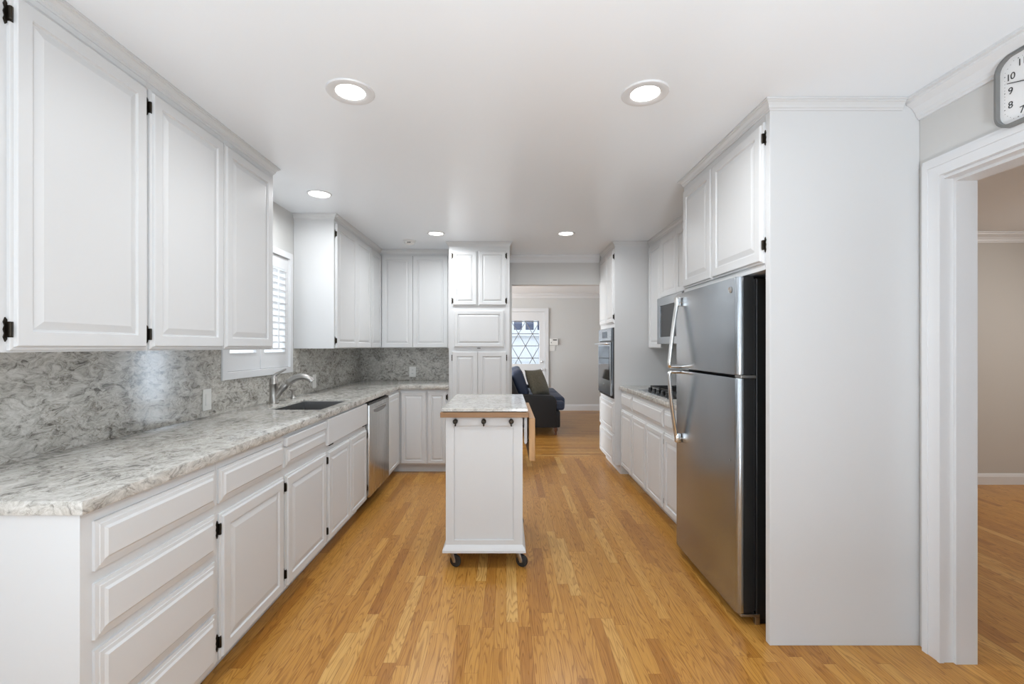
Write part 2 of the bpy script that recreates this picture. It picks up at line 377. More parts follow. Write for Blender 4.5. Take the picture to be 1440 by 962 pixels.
class Face:
    """plane a cabinet front lies on: u along the run, d out of it, v up."""
    def __init__(s, kind, at): s.kind, s.at = kind, at
    def P(s, u, d, v):
        return {'L': (s.at + d, u, v), 'R': (s.at - d, u, v), 'B': (u, s.at - d, v)}[s.kind]
    def box(s, bm, u0, u1, d0, d1, v0, v1, bev=0.0):
        a, b = s.P(u0, d0, v0), s.P(u1, d1, v1)
        return box(bm, a[0], b[0], a[1], b[1], a[2], b[2], bev)
RAISED = [(0, 0), (0, .0075), (.002, .009), (.009, .010), (.0115, .017), (.014, .019), (.053, .019), (.057, .0115), (.062, .0115), (.086, .0185)]
RAISED_S = [(0, 0), (0, .0075), (.002, .009), (.009, .010), (.0115, .017), (.014, .019), (.042, .019), (.046, .0115), (.050, .0115), (.066, .0185)]
RAISED_F = [(0, 0), (0, .0165), (.003, .019), (.046, .019), (.050, .0125), (.054, .0125), (.072, .0185)]
SLAB = [(0, 0), (0, .008), (.011, .0095), (.012, .012), (.023, .0135), (.030, .019)]
PLAIN = [(0, 0), (0, .014), (.003, .018)]
def panel(F, u0, u1, v0, v1, rings):
    bm = B(); loops = []
    for ins, d in rings:
        loops.append([bm.verts.new(F.P(*q)) for q in ((u0 + ins, d, v0 + ins), (u1 - ins, d, v0 + ins), (u1 - ins, d, v1 - ins), (u0 + ins, d, v1 - ins))])
    bm.faces.new(loops[0]); bm.faces.new(loops[-1])
    for a, b in zip(loops, loops[1:]):
        for k in range(4): bm.faces.new((a[k], a[(k + 1) % 4], b[(k + 1) % 4], b[k]))
    return bm
def hinge(F, u, v, sgn, door, h=0.056):
    """sgn +1: the door lies toward +u of the edge u."""
    bm = B()
    w = 0.011
    pl = [(-.0010, -h * .5), (-.006, -h * .62), (-w, -h * .38), (-.008, -h * .2), (-w, 0), (-.008, h * .2), (-w, h * .38), (-.006, h * .62), (-.0010, h * .5)]
    lo = [bm.verts.new(F.P(u + sgn * a, 0.0005, v + b)) for a, b in pl]; hi = [bm.verts.new(F.P(u + sgn * a, 0.0035, v + b)) for a, b in pl]
    bm.faces.new(lo); bm.faces.new(hi)
    for i in range(len(pl)): bm.faces.new((lo[i], lo[(i + 1) % len(pl)], hi[(i + 1) % len(pl)], hi[i]))
    put('hinge', hinge_barrel(F, u, v, sgn, h, bm), M['bronze'], door, label='dark bronze hinge')
def hinge_barrel(F, u, v, sgn, h, bm):
    F.box(bm, u - sgn * .0012, u + sgn * .0085, 0.0005, .0112, v - h * .40, v + h * .40, 0.001)
    cyl(bm, F.P(u - sgn * .001, .0125, v - h * .34), F.P(u - sgn * .001, .0125, v + h * .34), .0042, seg=10)
    return bm
def door(F, root, u0, u1, v0, v1, rings=RAISED, hinges=(), side=None, name='door'):
    d = put(name, panel(F, u0, u1, v0, v1, rings), M['cab'], root)
    for v in hinges:
        if side == 'lo': hinge(F, u0, v, 1, d)
        else: hinge(F, u1, v, -1, d)
    return d
def open_box(x0, x1, y0, y1, z0, z1, t=0.018):
    """carcass open on top, one shell."""
    bm = B(); o, i_ = [], []
    q = lambda a: [(x0 + a, y0 + a), (x1 - a, y0 + a), (x1 - a, y1 - a), (x0 + a, y1 - a)]
    ob = [bm.verts.new((x, y, z0)) for x, y in q(0)]; ot = [bm.verts.new((x, y, z1)) for x, y in q(0)]
    it = [bm.verts.new((x, y, z1)) for x, y in q(t)]; ib = [bm.verts.new((x, y, z0 + t)) for x, y in q(t)]
    bm.faces.new(ob); bm.faces.new(ib)
    for a, b in ((ob, ot), (ot, it), (it, ib)):
        for k in range(4): bm.faces.new((a[k], a[(k + 1) % 4], b[(k + 1) % 4], b[k]))
    return bm
def dup(root, loc, label=None):
    """a copy of a thing with copies of its parts and their sub-parts."""
    r = root.copy(); COL.objects.link(r); r.location = loc
    if label: r['label'] = label
    for ch in list(root.children):
        c = ch.copy(); COL.objects.link(c); c.parent = r
        for g in list(ch.children):
            s = g.copy(); COL.objects.link(s); s.parent = c
    return r

# ------------------------------------------------------------------ room shell
XL, XR, YB, YF = -1.74, 1.82, 5.40, -3.2      # kitchen: wall faces
FACE_UP = 1.41
# floors
struct('floor', bx(XL - .15, 1.885, YF - .1, 5.46, -0.06, 0), M['oak'])
struct('floor_dining', bx(1.885, 6.0, YF - .1, 4.45, -0.06, 0), M['oak_d'])
struct('floor_living', bx(-4.1, 6.0, 5.46, 9.5, -0.06, 0), M['oak_x'])
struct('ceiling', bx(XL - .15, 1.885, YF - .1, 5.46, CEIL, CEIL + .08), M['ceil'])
struct('ceiling_dining', bx(1.885, 6.0, YF - .1, 4.45, CEIL, CEIL + .08), M['ceil_flat'])
struct('ceiling_living', bx(-4.1, 6.0, 5.46, 9.5, CEIL, CEIL + .08), M['ceil_flat'])
# left wall: kitchen window and a second one beside the camera
WY0, WY1, WZ0, WZ1 = 2.79, 3.61, 1.155, 2.012
struct('wall_left', grid_slab(B(), [YF - .1, -0.40, 0.50, WY0, WY1, YB + .1], [0, 0.65, WZ0, WZ1, 2.05, CEIL],
       lambda u, v: not (WY0 < u < WY1 and WZ0 < v < WZ1) and not (-.40 < u < .50 and .65 < v < 2.05), 'x', XL - .15, XL), M['wall'])
# right wall with the doorway to the dining room
DY0, DY1, DZ = 0.90, 1.91, 2.03
struct('wall_right', grid_slab(B(), [YF - .1, DY0, DY1, 5.46], [0, DZ, CEIL], lambda u, v: not (DY0 < u < DY1 and v < DZ), 'x', XR, 1.95), M['wall'])
# back wall with the opening to the living room
OX0, OX1, OZ = 0.066, 1.30, 2.05
struct('wall_back', grid_slab(B(), [-4.1, OX0, OX1, 6.0], [0, OZ, CEIL], lambda u, v: not (OX0 < u < OX1 and v < OZ), 'y', YB, YB + .12), M['wall'])
# front wall behind the camera with wide glazing
struct('wall_front', grid_slab(B(), [-4.1, -1.2, 0.3, 6.0], [0, .9, 2.2, CEIL], lambda u, v: not (-1.2 < u < 0.3 and .9 < v < 2.2), 'y', YF - .12, YF), M['wall'])
struct('wall_dining_far', bx(1.95, 6.0, 4.35, 4.45, 0, CEIL), M['wall_warm'])
struct('wall_dining_side', bx(5.9, 6.0, YF, 4.35, 0, CEIL), M['wall_warm'])
struct('wall_living_left', bx(-4.1, -4.0, 5.52, 9.5, 0, CEIL), M['wall'])
struct('wall_living_right', bx(5.9, 6.0, 5.52, 9.5, 0, CEIL), M['wall'])
FX0, FX1, FZ = -0.115, 0.795, 2.03         # living-room door
LX0, LX1 = 3.63, 4.01                      # narrow glazed light beside it
YL = 9.36
struct('wall_living_far', grid_slab(B(), [-4.0, FX0, FX1, LX0, LX1, 5.9], [0, 0.15, FZ, CEIL],
       lambda u, v: not (FX0 < u < FX1 and v < FZ) and not (LX0 < u < LX1 and .15 < v < FZ), 'y', YL, YL + .12), M['wall'])

# crown mouldings and baseboards
struct('trim_1', sweep(B(), [(XR, 2.001), (XR, YF)], ROOM_CROWN, -1, CEIL - .0005), M['trim'])
struct('trim_2', sweep(B(), [(0.036, YB), (1.10, YB)], [(a * .7, b) for a, b in ROOM_CROWN], -1, CEIL - .0005), M['trim'])
struct('trim_3', sweep(B(), [(-3.9, YL), (5.8, YL)], ROOM_CROWN, -1, CEIL - .0005), M['trim'])
struct('trim_4', sweep(B(), [(1.96, 4.35), (5.9, 4.35)], [(a, b * 1.05) for a, b in ROOM_CROWN], -1, CEIL - .0005), M['trim'])
BASE = [(0, 0), (0.016, 0), (0.016, 0.075), (0.012, 0.088), (0.008, 0.1), (0.005, 0.104), (0, 0.104)]
struct('baseboard_dining', sweep(B(), [(1.96, 4.35), (5.9, 4.35)], BASE, -1, 0.0), M['trim'])
struct('baseboard_living', sweep(B(), [(FX1 + .09, YL), (5.8, YL)], [(a, b * 1.22) for a, b in BASE], -1, 0.0), M['trim'])

# dining doorway: casing, jamb and stop
def u_shape(y0, y1, z, w): return [(y0 - w, 0), (y0, 0), (y0, z), (y1, z), (y1, 0), (y1 + w, 0), (y1 + w, z + w), (y0 - w, z + w)]
cas = B()
prism(cas, u_shape(DY0 + .018, DY1 - .018, DZ - .0, .081), 'x', XR - .016, XR - .0002)
prism(cas, u_shape(DY0 - .037, DY1 + .037, DZ + .042, .025), 'x', XR - .020, XR - .0162)
prism(cas, u_shape(DY0 + .018, DY1 - .018, DZ, .012), 'x', XR - .0185, XR - .0162)
struct('trim_5', cas, M['trim'])
jm = B()
prism(jm, [(DY0 + .0005, 0), (DY0 + .014, 0), (DY0 + .014, DZ - .014), (DY1 - .014, DZ - .014), (DY1 - .014, 0), (DY1 - .0005, 0), (DY1 - .0005, DZ - .0005), (DY0 + .0005, DZ - .0005)], 'x', XR + .0002, 1.951)
prism(jm, [(DY0 + .0142, 0), (DY0 + .026, 0), (DY0 + .026, DZ - .026), (DY1 - .026, DZ - .026), (DY1 - .026, 0), (DY1 - .0142, 0), (DY1 - .0142, DZ - .0142), (DY0 + .0142, DZ - .0142)], 'x', XR + .042, 1.951)
struct('trim_6', jm, M['trim'])

# ------------------------------------------------------------------ window over the sink (shuttered)
win = bpy.data.objects.new('window_1', None); link(win); win.location = (XL, 3.2, WZ0); ORG[win] = Vector(win.location); win['kind'] = 'structure'
WIN = Face('L', XL)
def ring_frame(F, u0, u1, v0, v1, w, d0, d1, bm=None):
    bm = bm or B()
    us, vs = [u0, u0 + w, u1 - w, u1], [v0, v0 + w, v1 - w, v1]
    for i in range(3):
        for j in range(3):
            if i == 1 and j == 1: continue
    ax = 'x' if F.kind in 'LR' else 'y'
    a0, a1 = (F.P(0, d0, 0)[0], F.P(0, d1, 0)[0]) if ax == 'x' else (F.P(0, d0, 0)[1], F.P(0, d1, 0)[1])
    return grid_slab(bm, us, vs, lambda u, v: not (us[1] < u < us[2] and vs[1] < v < vs[2]), ax, a0, a1, 0.003)
put('casing', ring_frame(WIN, 2.746, 3.652, 1.110, 2.056, .048, 0.0002, .030), M['trim'], win)
put('reveal', ring_frame(WIN, WY0 + .0005, WY1 - .0005, WZ0 + .0005, WZ1 - .0005, .012, -.149, -0.0005), M['trim'], win)
put('pane', bx(XL - .118, XL - .114, WY0 + .013, WY1 - .013, WZ0 + .013, WZ1 - .013), M['pane'], win)
for a, b in ((2.796, 3.196), (3.204, 3.604)):
    # a shutter: stiles and rails round its louvers
    us, vs = [a, a + .048, b - .048, b], [1.160, 1.275, 1.915, 2.006]
    sh = put('shutter', grid_slab(B(), us, vs, lambda u, v: not (us[1] < u < us[2] and vs[1] < v < vs[2]), 'x', XL - .012, XL + .012, .002), M['trim'], win)
    lb = B(); n = 13; p = (vs[2] - vs[1]) / n
    for k in range(n):
        z = vs[1] + p * (k + .5)
        tl = math.radians(10)
        sec = [(math.cos(t) * .030, math.sin(t) * .0045) for t in [2 * math.pi * q / 12 for q in range(12)]]
        sec = [(x * math.cos(tl) - y * math.sin(tl) + XL, x * math.sin(tl) + y * math.cos(tl) + z) for x, y in sec]
        prism(lb, sec, 'y', us[1] + .001, us[2] - .001)
    lo_ = put('louvers', lb, M['trim'], sh, smooth=True); lo_['kind'] = 'stuff'
    put('tilt_rod', bx(XL + .032, XL + .042, (a + b) / 2 - .005, (a + b) / 2 + .005, vs[1] + .02, vs[2] - .02, bev=.002), M['trim'], sh)

# glazing behind the camera
for nm, F_, u0, u1, v0, v1, mull in (('window_2', Face('L', XL - .06), -.40, .50, .65, 2.05, 1), ('window_3', Face('B', YF - .04), -1.2, 0.3, .9, 2.2, 1)):
    w_ = bpy.data.objects.new(nm, None); link(w_); w_.location = F_.P((u0 + u1) / 2, 0, v0); ORG[w_] = Vector(w_.location); w_['kind'] = 'structure'
    put('frame', ring_frame(F_, u0 + .001, u1 - .001, v0 + .001, v1 - .001, .05, -.03, .03), M['trim'], w_)
    for k in range(mull):
        c_ = u0 + (u1 - u0) * (k + 1) / (mull + 1)
        bm = B(); F_.box(bm, c_ - .02, c_ + .02, -.02, .02, v0 + .051, v1 - .051); put('mullion', bm, M['trim'], w_)
    bm = B(); F_.box(bm, u0 + .05, u1 - .05, -.024, -.021, v0 + .05, v1 - .05); put('pane', bm, M['pane'], w_)

# ------------------------------------------------------------------ living-room door and the light beside it
d1 = bpy.data.objects.new('door_1', None); link(d1); d1.location = ((FX0 + FX1) / 2, YL, 0); ORG[d1] = Vector(d1.location); d1['kind'] = 'structure'
put('casing', prism(B(), u_shape(FX0 - .0, FX1 + .0, FZ, .072), 'y', YL - .024, YL - .0004), M['trim'], d1)
GX0, GX1, GZ0, GZ1 = FX0 + .115, FX1 - .115, 0.957, 1.847
us, vs = [FX0 + .004, GX0, GX1, FX1 - .004], [0.006, GZ0, GZ1, FZ - .004]
leaf = put('door_leaf', grid_slab(B(), us, vs, lambda u, v: not (us[1] < u < us[2] and vs[1] < v < vs[2]), 'y', YL + .004, YL + .046, .002), M['trim'], d1)
put('glass', bx(GX0 + .001, GX1 - .001, YL + .022, YL + .028, GZ0 + .001, GZ1 - .001), M['pane_blue'], leaf)
lat = B(); cw = (GX1 - GX0) / 2; chh = cw * 0.88
def bar(bm, p, q, r=.0075):
    # clip to the pane
    (x0, z0), (x1, z1) = p, q; t0, t1 = 0.0, 1.0
    for a0, a1, lo, hi in ((x0, x1, GX0 + .002, GX1 - .002), (z0, z1, GZ0 + .002, GZ1 - .002)):
        d = a1 - a0
        if abs(d) < 1e-9:
            if not lo <= a0 <= hi: return
            continue
        ta, tb = sorted(((lo - a0) / d, (hi - a0) / d)); t0, t1 = max(t0, ta), min(t1, tb)
    if t1 - t0 < 1e-3: return
    f = lambda t: (x0 + (x1 - x0) * t, YL + .020, z0 + (z1 - z0) * t)
    cyl(bm, f(t0), f(t1), r, seg=6)
sl = 1.732
for k in range(-12, 13):
    xk = .395 + .29 * k
    bar(lat, (xk - 2, 1.328 - 2 * sl), (xk + 2, 1.328 + 2 * sl)); bar(lat, (xk - 2, 1.328 + 2 * sl), (xk + 2, 1.328 - 2 * sl))
for k in range(-3, 4): bar(lat, (GX0, 1.328 + .2512 * k), (GX1, 1.328 + .2512 * k))
put('lattice', lat, M['greyplastic'], leaf)
put('deadbolt', lathe(B(), (FX1 - .062, YL + .004, 1.005), (0, -1, 0), [(.030, 0), (.030, .008), (.024, .016), (.018, .026), (0, .028)], 20), M['chrome'], leaf, True)
put('door_knob', lathe(B(), (FX1 - .062, YL + .004, 0.835), (0, -1, 0), [(.030, 0), (.030, .006), (.012, .012), (.012, .03), (.026, .04), (.030, .052), (.022, .066), (0, .07)], 20), M['chrome'], leaf, True)
d2 = bpy.data.objects.new('window_4', None); link(d2); d2.location = ((LX0 + LX1) / 2, YL, .15); ORG[d2] = Vector(d2.location); d2['kind'] = 'structure'
put('frame', ring_frame(Face('B', YL + .06), LX0 + .001, LX1 - .001, .151, FZ - .001, .03, -.03, .03), M['trim'], d2)
put('pane', bx(LX0 + .03, LX1 - .03, YL + .06, YL + .064, .18, FZ - .03), M['pane_blue'], d2)

# outdoors beyond the glazing
struct('ground', bx(-9, 8, -9, 16, -.2, -.07), M['ground'])
nh = thing('neighbour_house', 'pale neighbouring house wall with dark windows outside the shutters', 'house', (-5.0, 7.4, -.07))
put('outer_wall', bx(-5.2, -5.0, 3.0, 12.0, -.07, 4.5), M['siding'], nh)
for a, b in ((8.20, 8.56), (9.0, 9.1), (9.66, 10.02)):
    put('house_window', bx(-5.0, -4.98, a, b, .3, 4.2), M['outdark'], nh)
gf = thing('garage_front', 'pale garage front seen through the lattice glass of the far door', 'garage', (0.3, 13.2, -.07))
put('garage_wall', bx(-2.2, 2.6, 13.2, 13.4, -.07, 1.80), M['siding_far'], gf)
put('garage_ledge', bx(-2.2, 2.6, 13.10, 13.2, 1.62, 1.68), M['siding_far'], gf)
put('dark_upper_band', bx(-2.2, 2.6, 13.35, 13.5, 1.80, 2.9), M['outdark'], gf)
for k in range(9): put('pale_post', bx(-.9 + k * .34, -.80 + k * .34, 13.2, 13.34, 1.80, 2.9), M['siding_far'], gf)

# ------------------------------------------------------------------ base cabinets under the sink counter
LF = Face('L', -1.125)          # face frame plane
ZB, ZT = 0.09, 0.873
GB = 'white base cabinets under the long counter'
def base_left(name, y0, y1, label, sink=False):
    r = thing(name, label, 'cabinet', (-1.43, (y0 + y1) / 2, 0), GB)
    a, b = y0 + .0006, y1 - .0006
    put('carcass', open_box(XL + .002, -1.125, a, b, ZB, ZT), M['cab'], r)
    put('toe_kick', bx(XL + .01, -1.195, a, b, 0, ZB - .0003), M['cab'], r)
    return r
c = base_left('drawer_base_cabinet', 1.200, 1.758, 'white base cabinet with four stacked drawers at the open counter end')
for v0, v1 in ((.706, .842), (.518, .672), (.302, .490), (.094, .288)):
    door(LF, c, 1.236, 1.748, v0, v1, SLAB, name='drawer')
c = base_left('base_cabinet', 1.758, 2.286, 'white cabinet with one drawer over one door beside the four-drawer cabinet')
door(LF, c, 1.768, 2.276, .706, .842, SLAB, name='drawer')
door(LF, c, 1.772, 2.276, .094, .664, RAISED, (.605, .165), 'lo')
c = base_left('base_cabinet', 2.286, 2.822, 'white cabinet with pull-out board, drawer and door between sink cabinet and plain-drawer cabinet')
put('cutting_board_front', panel(LF, 2.298, 2.812, .812, .856, [(0, 0), (0, .017), (.003, .020)]), M['cab'], c)
door(LF, c, 2.298, 2.812, .706, .808, SLAB, name='drawer')
door(LF, c, 2.300, 2.812, .094, .664, RAISED, (.605, .165), 'lo')
c = base_left('sink_base_cabinet', 2.822, 3.632, 'white sink cabinet with flat false front over two narrow doors')
door(LF, c, 2.834, 3.622, .700, .862, PLAIN, name='false_front')
door(LF, c, 2.838, 3.228, .094, .664, RAISED_S, (.605, .165), 'lo')
door(LF, c, 3.234, 3.616, .094, .664, RAISED_S, (.605, .165), 'hi')
for u in (2.86, 3.54):
    bm = B(); LF.box(bm, u, u + .06, .0005, .016, .692, .699); put('tilt_catch', bm, M['slot'], c, label='dark catch under the false front')

# dishwasher
dw = thing('dishwasher', 'stainless steel dishwasher built in between white cabinets', 'dishwasher', (-1.43, 3.95, 0))
put('tub', bx(XL + .01, -1.135, 3.637, 4.262, .09, .868), M['black'], dw)
put('toe_panel', bx(XL + .02, -1.20, 3.640, 4.259, 0, .0895), M['black'], dw)
DF = Face('L', -1.135)
dd = put('door_panel', bx(-1.1345, -1.096, 3.645, 4.256, .104, .846, bev=.004), M['steel_v'], dw, True)
put('control_edge', bx(-1.1345, -1.102, 3.645, 4.256, .8465, .860, bev=.002), M['black'], dw, label='black control strip')
# pocket handle: a curved lip with a dark hollow
hp = B(); pts = []
for k in range(13):
    t = k / 12; pts.append((-1.0955 + .0, 3.76 + .38 * t, .775 + .012 * math.sin(math.pi * t)))
hb = prism(B(), [(3.76, .800), (4.14, .800), (4.13, .775), (4.04, .762), (3.86, .762), (3.77, .775)], 'x', -1.0958, -1.0935)
put('handle_pocket', hb, M['greyplastic'], dd, label='dark pocket handle')
put('handle_lip', tube(B(), smooth_path([(-1.093, 3.755, .803), (-1.090, 3.85, .805), (-1.090, 4.05, .805), (-1.093, 4.145, .803)]), .006, 8, up=(0, 0, 1)), M['steel_v'], dd, True)

# corner base cabinet: an L
BFY = 4.735
r = thing('corner_base_cabinet', 'white L-shaped corner base cabinet between dishwasher and tall pantry', 'cabinet', (-1.30, 5.05, 0), GB)
L = [(XL + .002, 4.2672), (-1.125, 4.2672), (-1.125, BFY), (-.5975, BFY), (-.5975, YB - .002), (XL + .002, YB - .002)]
put('carcass', prism(B(), L, 'z', ZB, ZT), M['cab'], r)
put('toe_kick', prism(B(), [(XL + .01, 4.268), (-1.195, 4.268), (-1.195, BFY + .06), (-.5985, BFY + .06), (-.5985, YB - .01), (XL + .01, YB - .01)], 'z', 0, ZB - .0003), M['cab'], r)
door(LF, r, 4.280, 4.712, .094, .850, RAISED_S, (.79, .165), 'lo')
BF = Face('B', BFY)
door(BF, r, -1.100, -.828, .094, .850, RAISED_S)
door(BF, r, -.822, -.618, .094, .850, RAISED_S, (.79, .165), 'hi')

# worktop with the sink cut-out, and backsplash
SX0, SX1, SY0, SY1 = -1.54, -1.187, 2.90, 3.46
top = grid_slab(B(), [-1.738, SX0, SX1, -1.105, -.5965], [1.186, SY0, SY1, 4.70, YB - .002],
     lambda u, v: not (u > -1.105 and v < 4.70) and not (SX0 < u < SX1 and SY0 < v < SY1), 'z', .875, .914, .004)
solo('countertop', top, M['quartz_lit'], 'long grey speckled stone countertop holding the sink and turning the corner', 'countertop', smooth=30)
sp = grid_slab(B(), [1.186, 2.7455, 3.6525, 5.3785], [.9142, 1.1095, 1.2985], lambda u, v: not (2.7455 < u < 3.6525 and v > 1.1095), 'x', XL + .0005, XL + .020)
solo('backsplash', sp, M['quartz'], 'grey swirled stone backsplash notched under the shuttered window', 'backsplash')
solo('backsplash', bx(XL + .0005, -.5965, YB - .020, YB - .0005, .9142, 1.2985), M['quartz'], 'short grey swirled stone backsplash next to the tall pantry', 'backsplash')

# sink: an undermount basin
bs = thing('kitchen_sink', 'undermount steel sink basin below the curved faucet', 'sink', ((SX0 + SX1) / 2, (SY0 + SY1) / 2, .69))
def ring_rect(bm, m, z): return [bm.verts.new((x, y, z)) for x, y in ((SX0 - m, SY0 - m), (SX1 + m, SY0 - m), (SX1 + m, SY1 + m), (SX0 - m, SY1 + m))]
bm = B(); rs = [ring_rect(bm, m, z) for m, z in ((-.0045, .9005), (-.0055, .9005), (-.0055, .70), (-.04, .69))]
rs2 = [ring_rect(bm, m, z) for m, z in ((-.0008, .9005), (-.0008, .89), (-.0008, .697), (-.03, .687))]
for R in (rs, rs2):
    for a, b in zip(R, R[1:]):
        for k in range(4): bm.faces.new((a[k], a[(k + 1) % 4], b[(k + 1) % 4], b[k]))
    bm.faces.new(R[-1])
for k in range(4): bm.faces.new((rs[0][k], rs[0][(k + 1) % 4], rs2[0][(k + 1) % 4], rs2[0][k]))
put('basin', bm, M['sink'], bs)
put('drain', lathe(B(), ((SX0 + SX1) / 2, (SY0 + SY1) / 2, .6902), (0, 0, 1), [(.045, 0), (.045, .003), (.03, .002), (.0, .001)], 24), M['chrome'], bs, True)

# faucet
fx, fy = -1.645, 3.22
fa = thing('kitchen_faucet', 'brushed nickel pull-out faucet with lever behind the sink', 'faucet', (fx, fy, .9142))
put('body', lathe(B(), (fx, fy, .9142), (0, 0, 1), [(.031, 0), (.031, .004), (.0285, .008), (.0285, .135), (.0295, .137), (.0295, .143), (.0280, .145), (.027, .165), (.021, .185), (.012, .195), (0, .197)], 28), M['nickel'], fa, True)
put('lever', tube(B(), smooth_path([(fx - .002, fy, 1.085), (fx + .006, fy + .004, 1.112), (fx + .03, fy + .008, 1.130), (fx + .062, fy + .010, 1.146), (fx + .082, fy + .012, 1.155)], 5), [.014 - .00045 * k for k in range(21)], 12, (1.0, .75)), M['nickel'], fa, True)
spp = smooth_path([(fx + .012, fy, .955), (fx + .05, fy + .008, 1.008), (fx + .10, fy + .014, 1.062), (fx + .155, fy + .02, 1.096), (fx + .205, fy + .026, 1.100), (fx + .245, fy + .03, 1.082), (fx + .256, fy + .031, 1.066)], 6)
rr = [.020 + .004 * math.sin(math.pi * min(1, k / 30)) - (.006 if 10 <= k <= 11 else 0) for k in range(len(spp))]
sp_o = put('spout', tube(B(), spp, rr, 14), M['nickel'], fa, True)
put('spout_collar', tube(B(), [spp[12], spp[13]], .0215, 14), M['rubber'], sp_o, True)
put('base_ring', lathe(B(), (fx, fy, .9142), (0, 0, 1), [(.034, 0), (.034, .003), (.0315, .004), (.0315, .0)], 28), M['nickel'], fa, True)
# soap dispenser and hole cover
sx, sy = -1.663, 3.55
so = thing('soap_dispenser', 'small nickel pump top standing on the counter beyond the faucet', 'soap dispenser', (sx, sy, .9142))
put('stem', lathe(B(), (sx, sy, .9142), (0, 0, 1), [(.020, 0), (.020, .004), (.014, .010), (.010, .03), (.012, .055), (.014, .060), (0, .062)], 20), M['nickel'], so, True)
put('pump_head', tube(B(), smooth_path([(sx - .028, sy, .986), (sx - .012, sy, .977), (sx + .015, sy, .978), (sx + .032, sy, .987)], 4), [.006, .006, .007, .008, .009, .009, .009, .009, .008, .007, .006, .006, .005], 10), M['nickel'], so, True)
solo('hole_cover', lathe(B(), (-1.672, 3.40, .9142), (0, 0, 1), [(.022, 0), (.022, .003), (.017, .005), (.006, .004), (0, .004)], 24), M['nickel'], 'flat round nickel hole cover on the counter between faucet and pump', 'hole cover', smooth=True)

# switch plates and outlet on the backsplash
def wall_plate(name, F, u, v, w, h, label, cat, rocker=True):
    r = thing(name, label, cat, F.P(u, 0, v - h / 2))
    bm = B(); F.box(bm, u - w / 2, u + w / 2, .0004, .006, v - h / 2, v + h / 2, .0015); put('cover_plate', bm, M['plate'], r)
    if rocker:
        bm = B(); F.box(bm, u - .017, u + .017, .0062, .0095, v - .033, v + .033, .001); put('rocker', bm, M['plate'], r)
    else:
        for dz in (-.021, .021):
            bm = B(); F.box(bm, u - .017, u + .017, .0062, .0075, v + dz - .014, v + dz + .014, .001)
            rc = put('receptacle', bm, M['plate'], r)
            sb = B()
            for du in (-.007, .007): F.box(sb, u + du - .0016, u + du + .0016, .0076, .0082, v + dz - .005, v + dz + .006)
            put('slots', sb, M['slot'], rc)
    return r
SPL = Face('L', XL + .020)
wall_plate('light_switch', SPL, 2.61, 1.012, .072, .122, 'white switch plate on the backsplash before the window', 'switch')
wall_plate('light_switch', SPL, 4.07, 1.006, .072, .122, 'white switch plate on the backsplash beyond the faucet', 'switch')
wall_plate('power_outlet', Face('B', YB - .020), -1.108, 1.018, .078, .122, 'white outlet on the short backsplash by the pantry', 'outlet', False)

# ------------------------------------------------------------------ upper cabinets over the long counter
UF = Face('L', -FACE_UP)
GU = 'white upper cabinets over the long counter'
UZ0, UZ1 = 1.300, CEIL - .0008
def upper_left(name, y0, y1, label, path):
    r = thing(name, label, 'cabinet', (-1.57, (y0 + y1) / 2, UZ0), GU)
    put('carcass', bx(XL + .002, -FACE_UP, y0 + .0005, y1 - .0005, UZ0, UZ1), M['cab'], r)
    put('crown', sweep(B(), path, CAB_CROWN, -1, CEIL), M['cab'], r)
    return r
X_ = -FACE_UP
c = upper_left('upper_cabinet', 1.19, 1.781, 'white upper cabinet with one wide door over the bare counter end', [(XL + .003, 1.19), (X_, 1.19), (X_, 1.7805)])
door(UF, c, 1.284, 1.774, 1.306, 2.328, RAISED, (2.258, 1.365), 'lo')
c = upper_left('upper_cabinet', 1.781, 2.750, 'white two-door upper cabinet just before the shuttered window', [(X_, 1.7815), (X_, 2.750), (XL + .003, 2.750)])
door(UF, c, 1.789, 2.253, 1.306, 2.328, RAISED, (2.258, 1.365), 'lo')
door(UF, c, 2.260, 2.716, 1.306, 2.328, RAISED)
c = upper_left('upper_cabinet', 3.720, 4.700, 'white two-door upper cabinet just past the shuttered window', [(XL + .003, 3.720), (X_, 3.720), (X_, 4.6995)])
door(UF, c, 3.748, 4.2385, 1.306, 2.328, RAISED_F, (2.245, 1.365), 'lo')
door(UF, c, 4.2415, 4.688, 1.306, 2.328, RAISED_F, (1.365,), 'hi')
BUY = 5.09
r = thing('corner_upper_cabinet', 'white L-shaped corner upper cabinet with three doors beside the pantry', 'cabinet', (-1.3, 5.2, UZ0), GU)
put('carcass', prism(B(), [(XL + .002, 4.7005), (X_, 4.7005), (X_, BUY), (-.5975, BUY), (-.5975, YB - .002), (XL + .002, YB - .002)], 'z', UZ0, UZ1), M['cab'], r)
put('crown', sweep(B(), [(X_, 4.7005), (X_, BUY), (-.5975, BUY)], CAB_CROWN, -1, CEIL), M['cab'], r)
door(UF, r, 4.7015, 5.068, 1.306, 2.328, RAISED_F)
UB = Face('B', BUY)
door(UB, r, -1.3885, -1.0445, 1.306, 2.328, RAISED_F)
door(UB, r, -1.0415, -.655, 1.306, 2.328, RAISED_F)

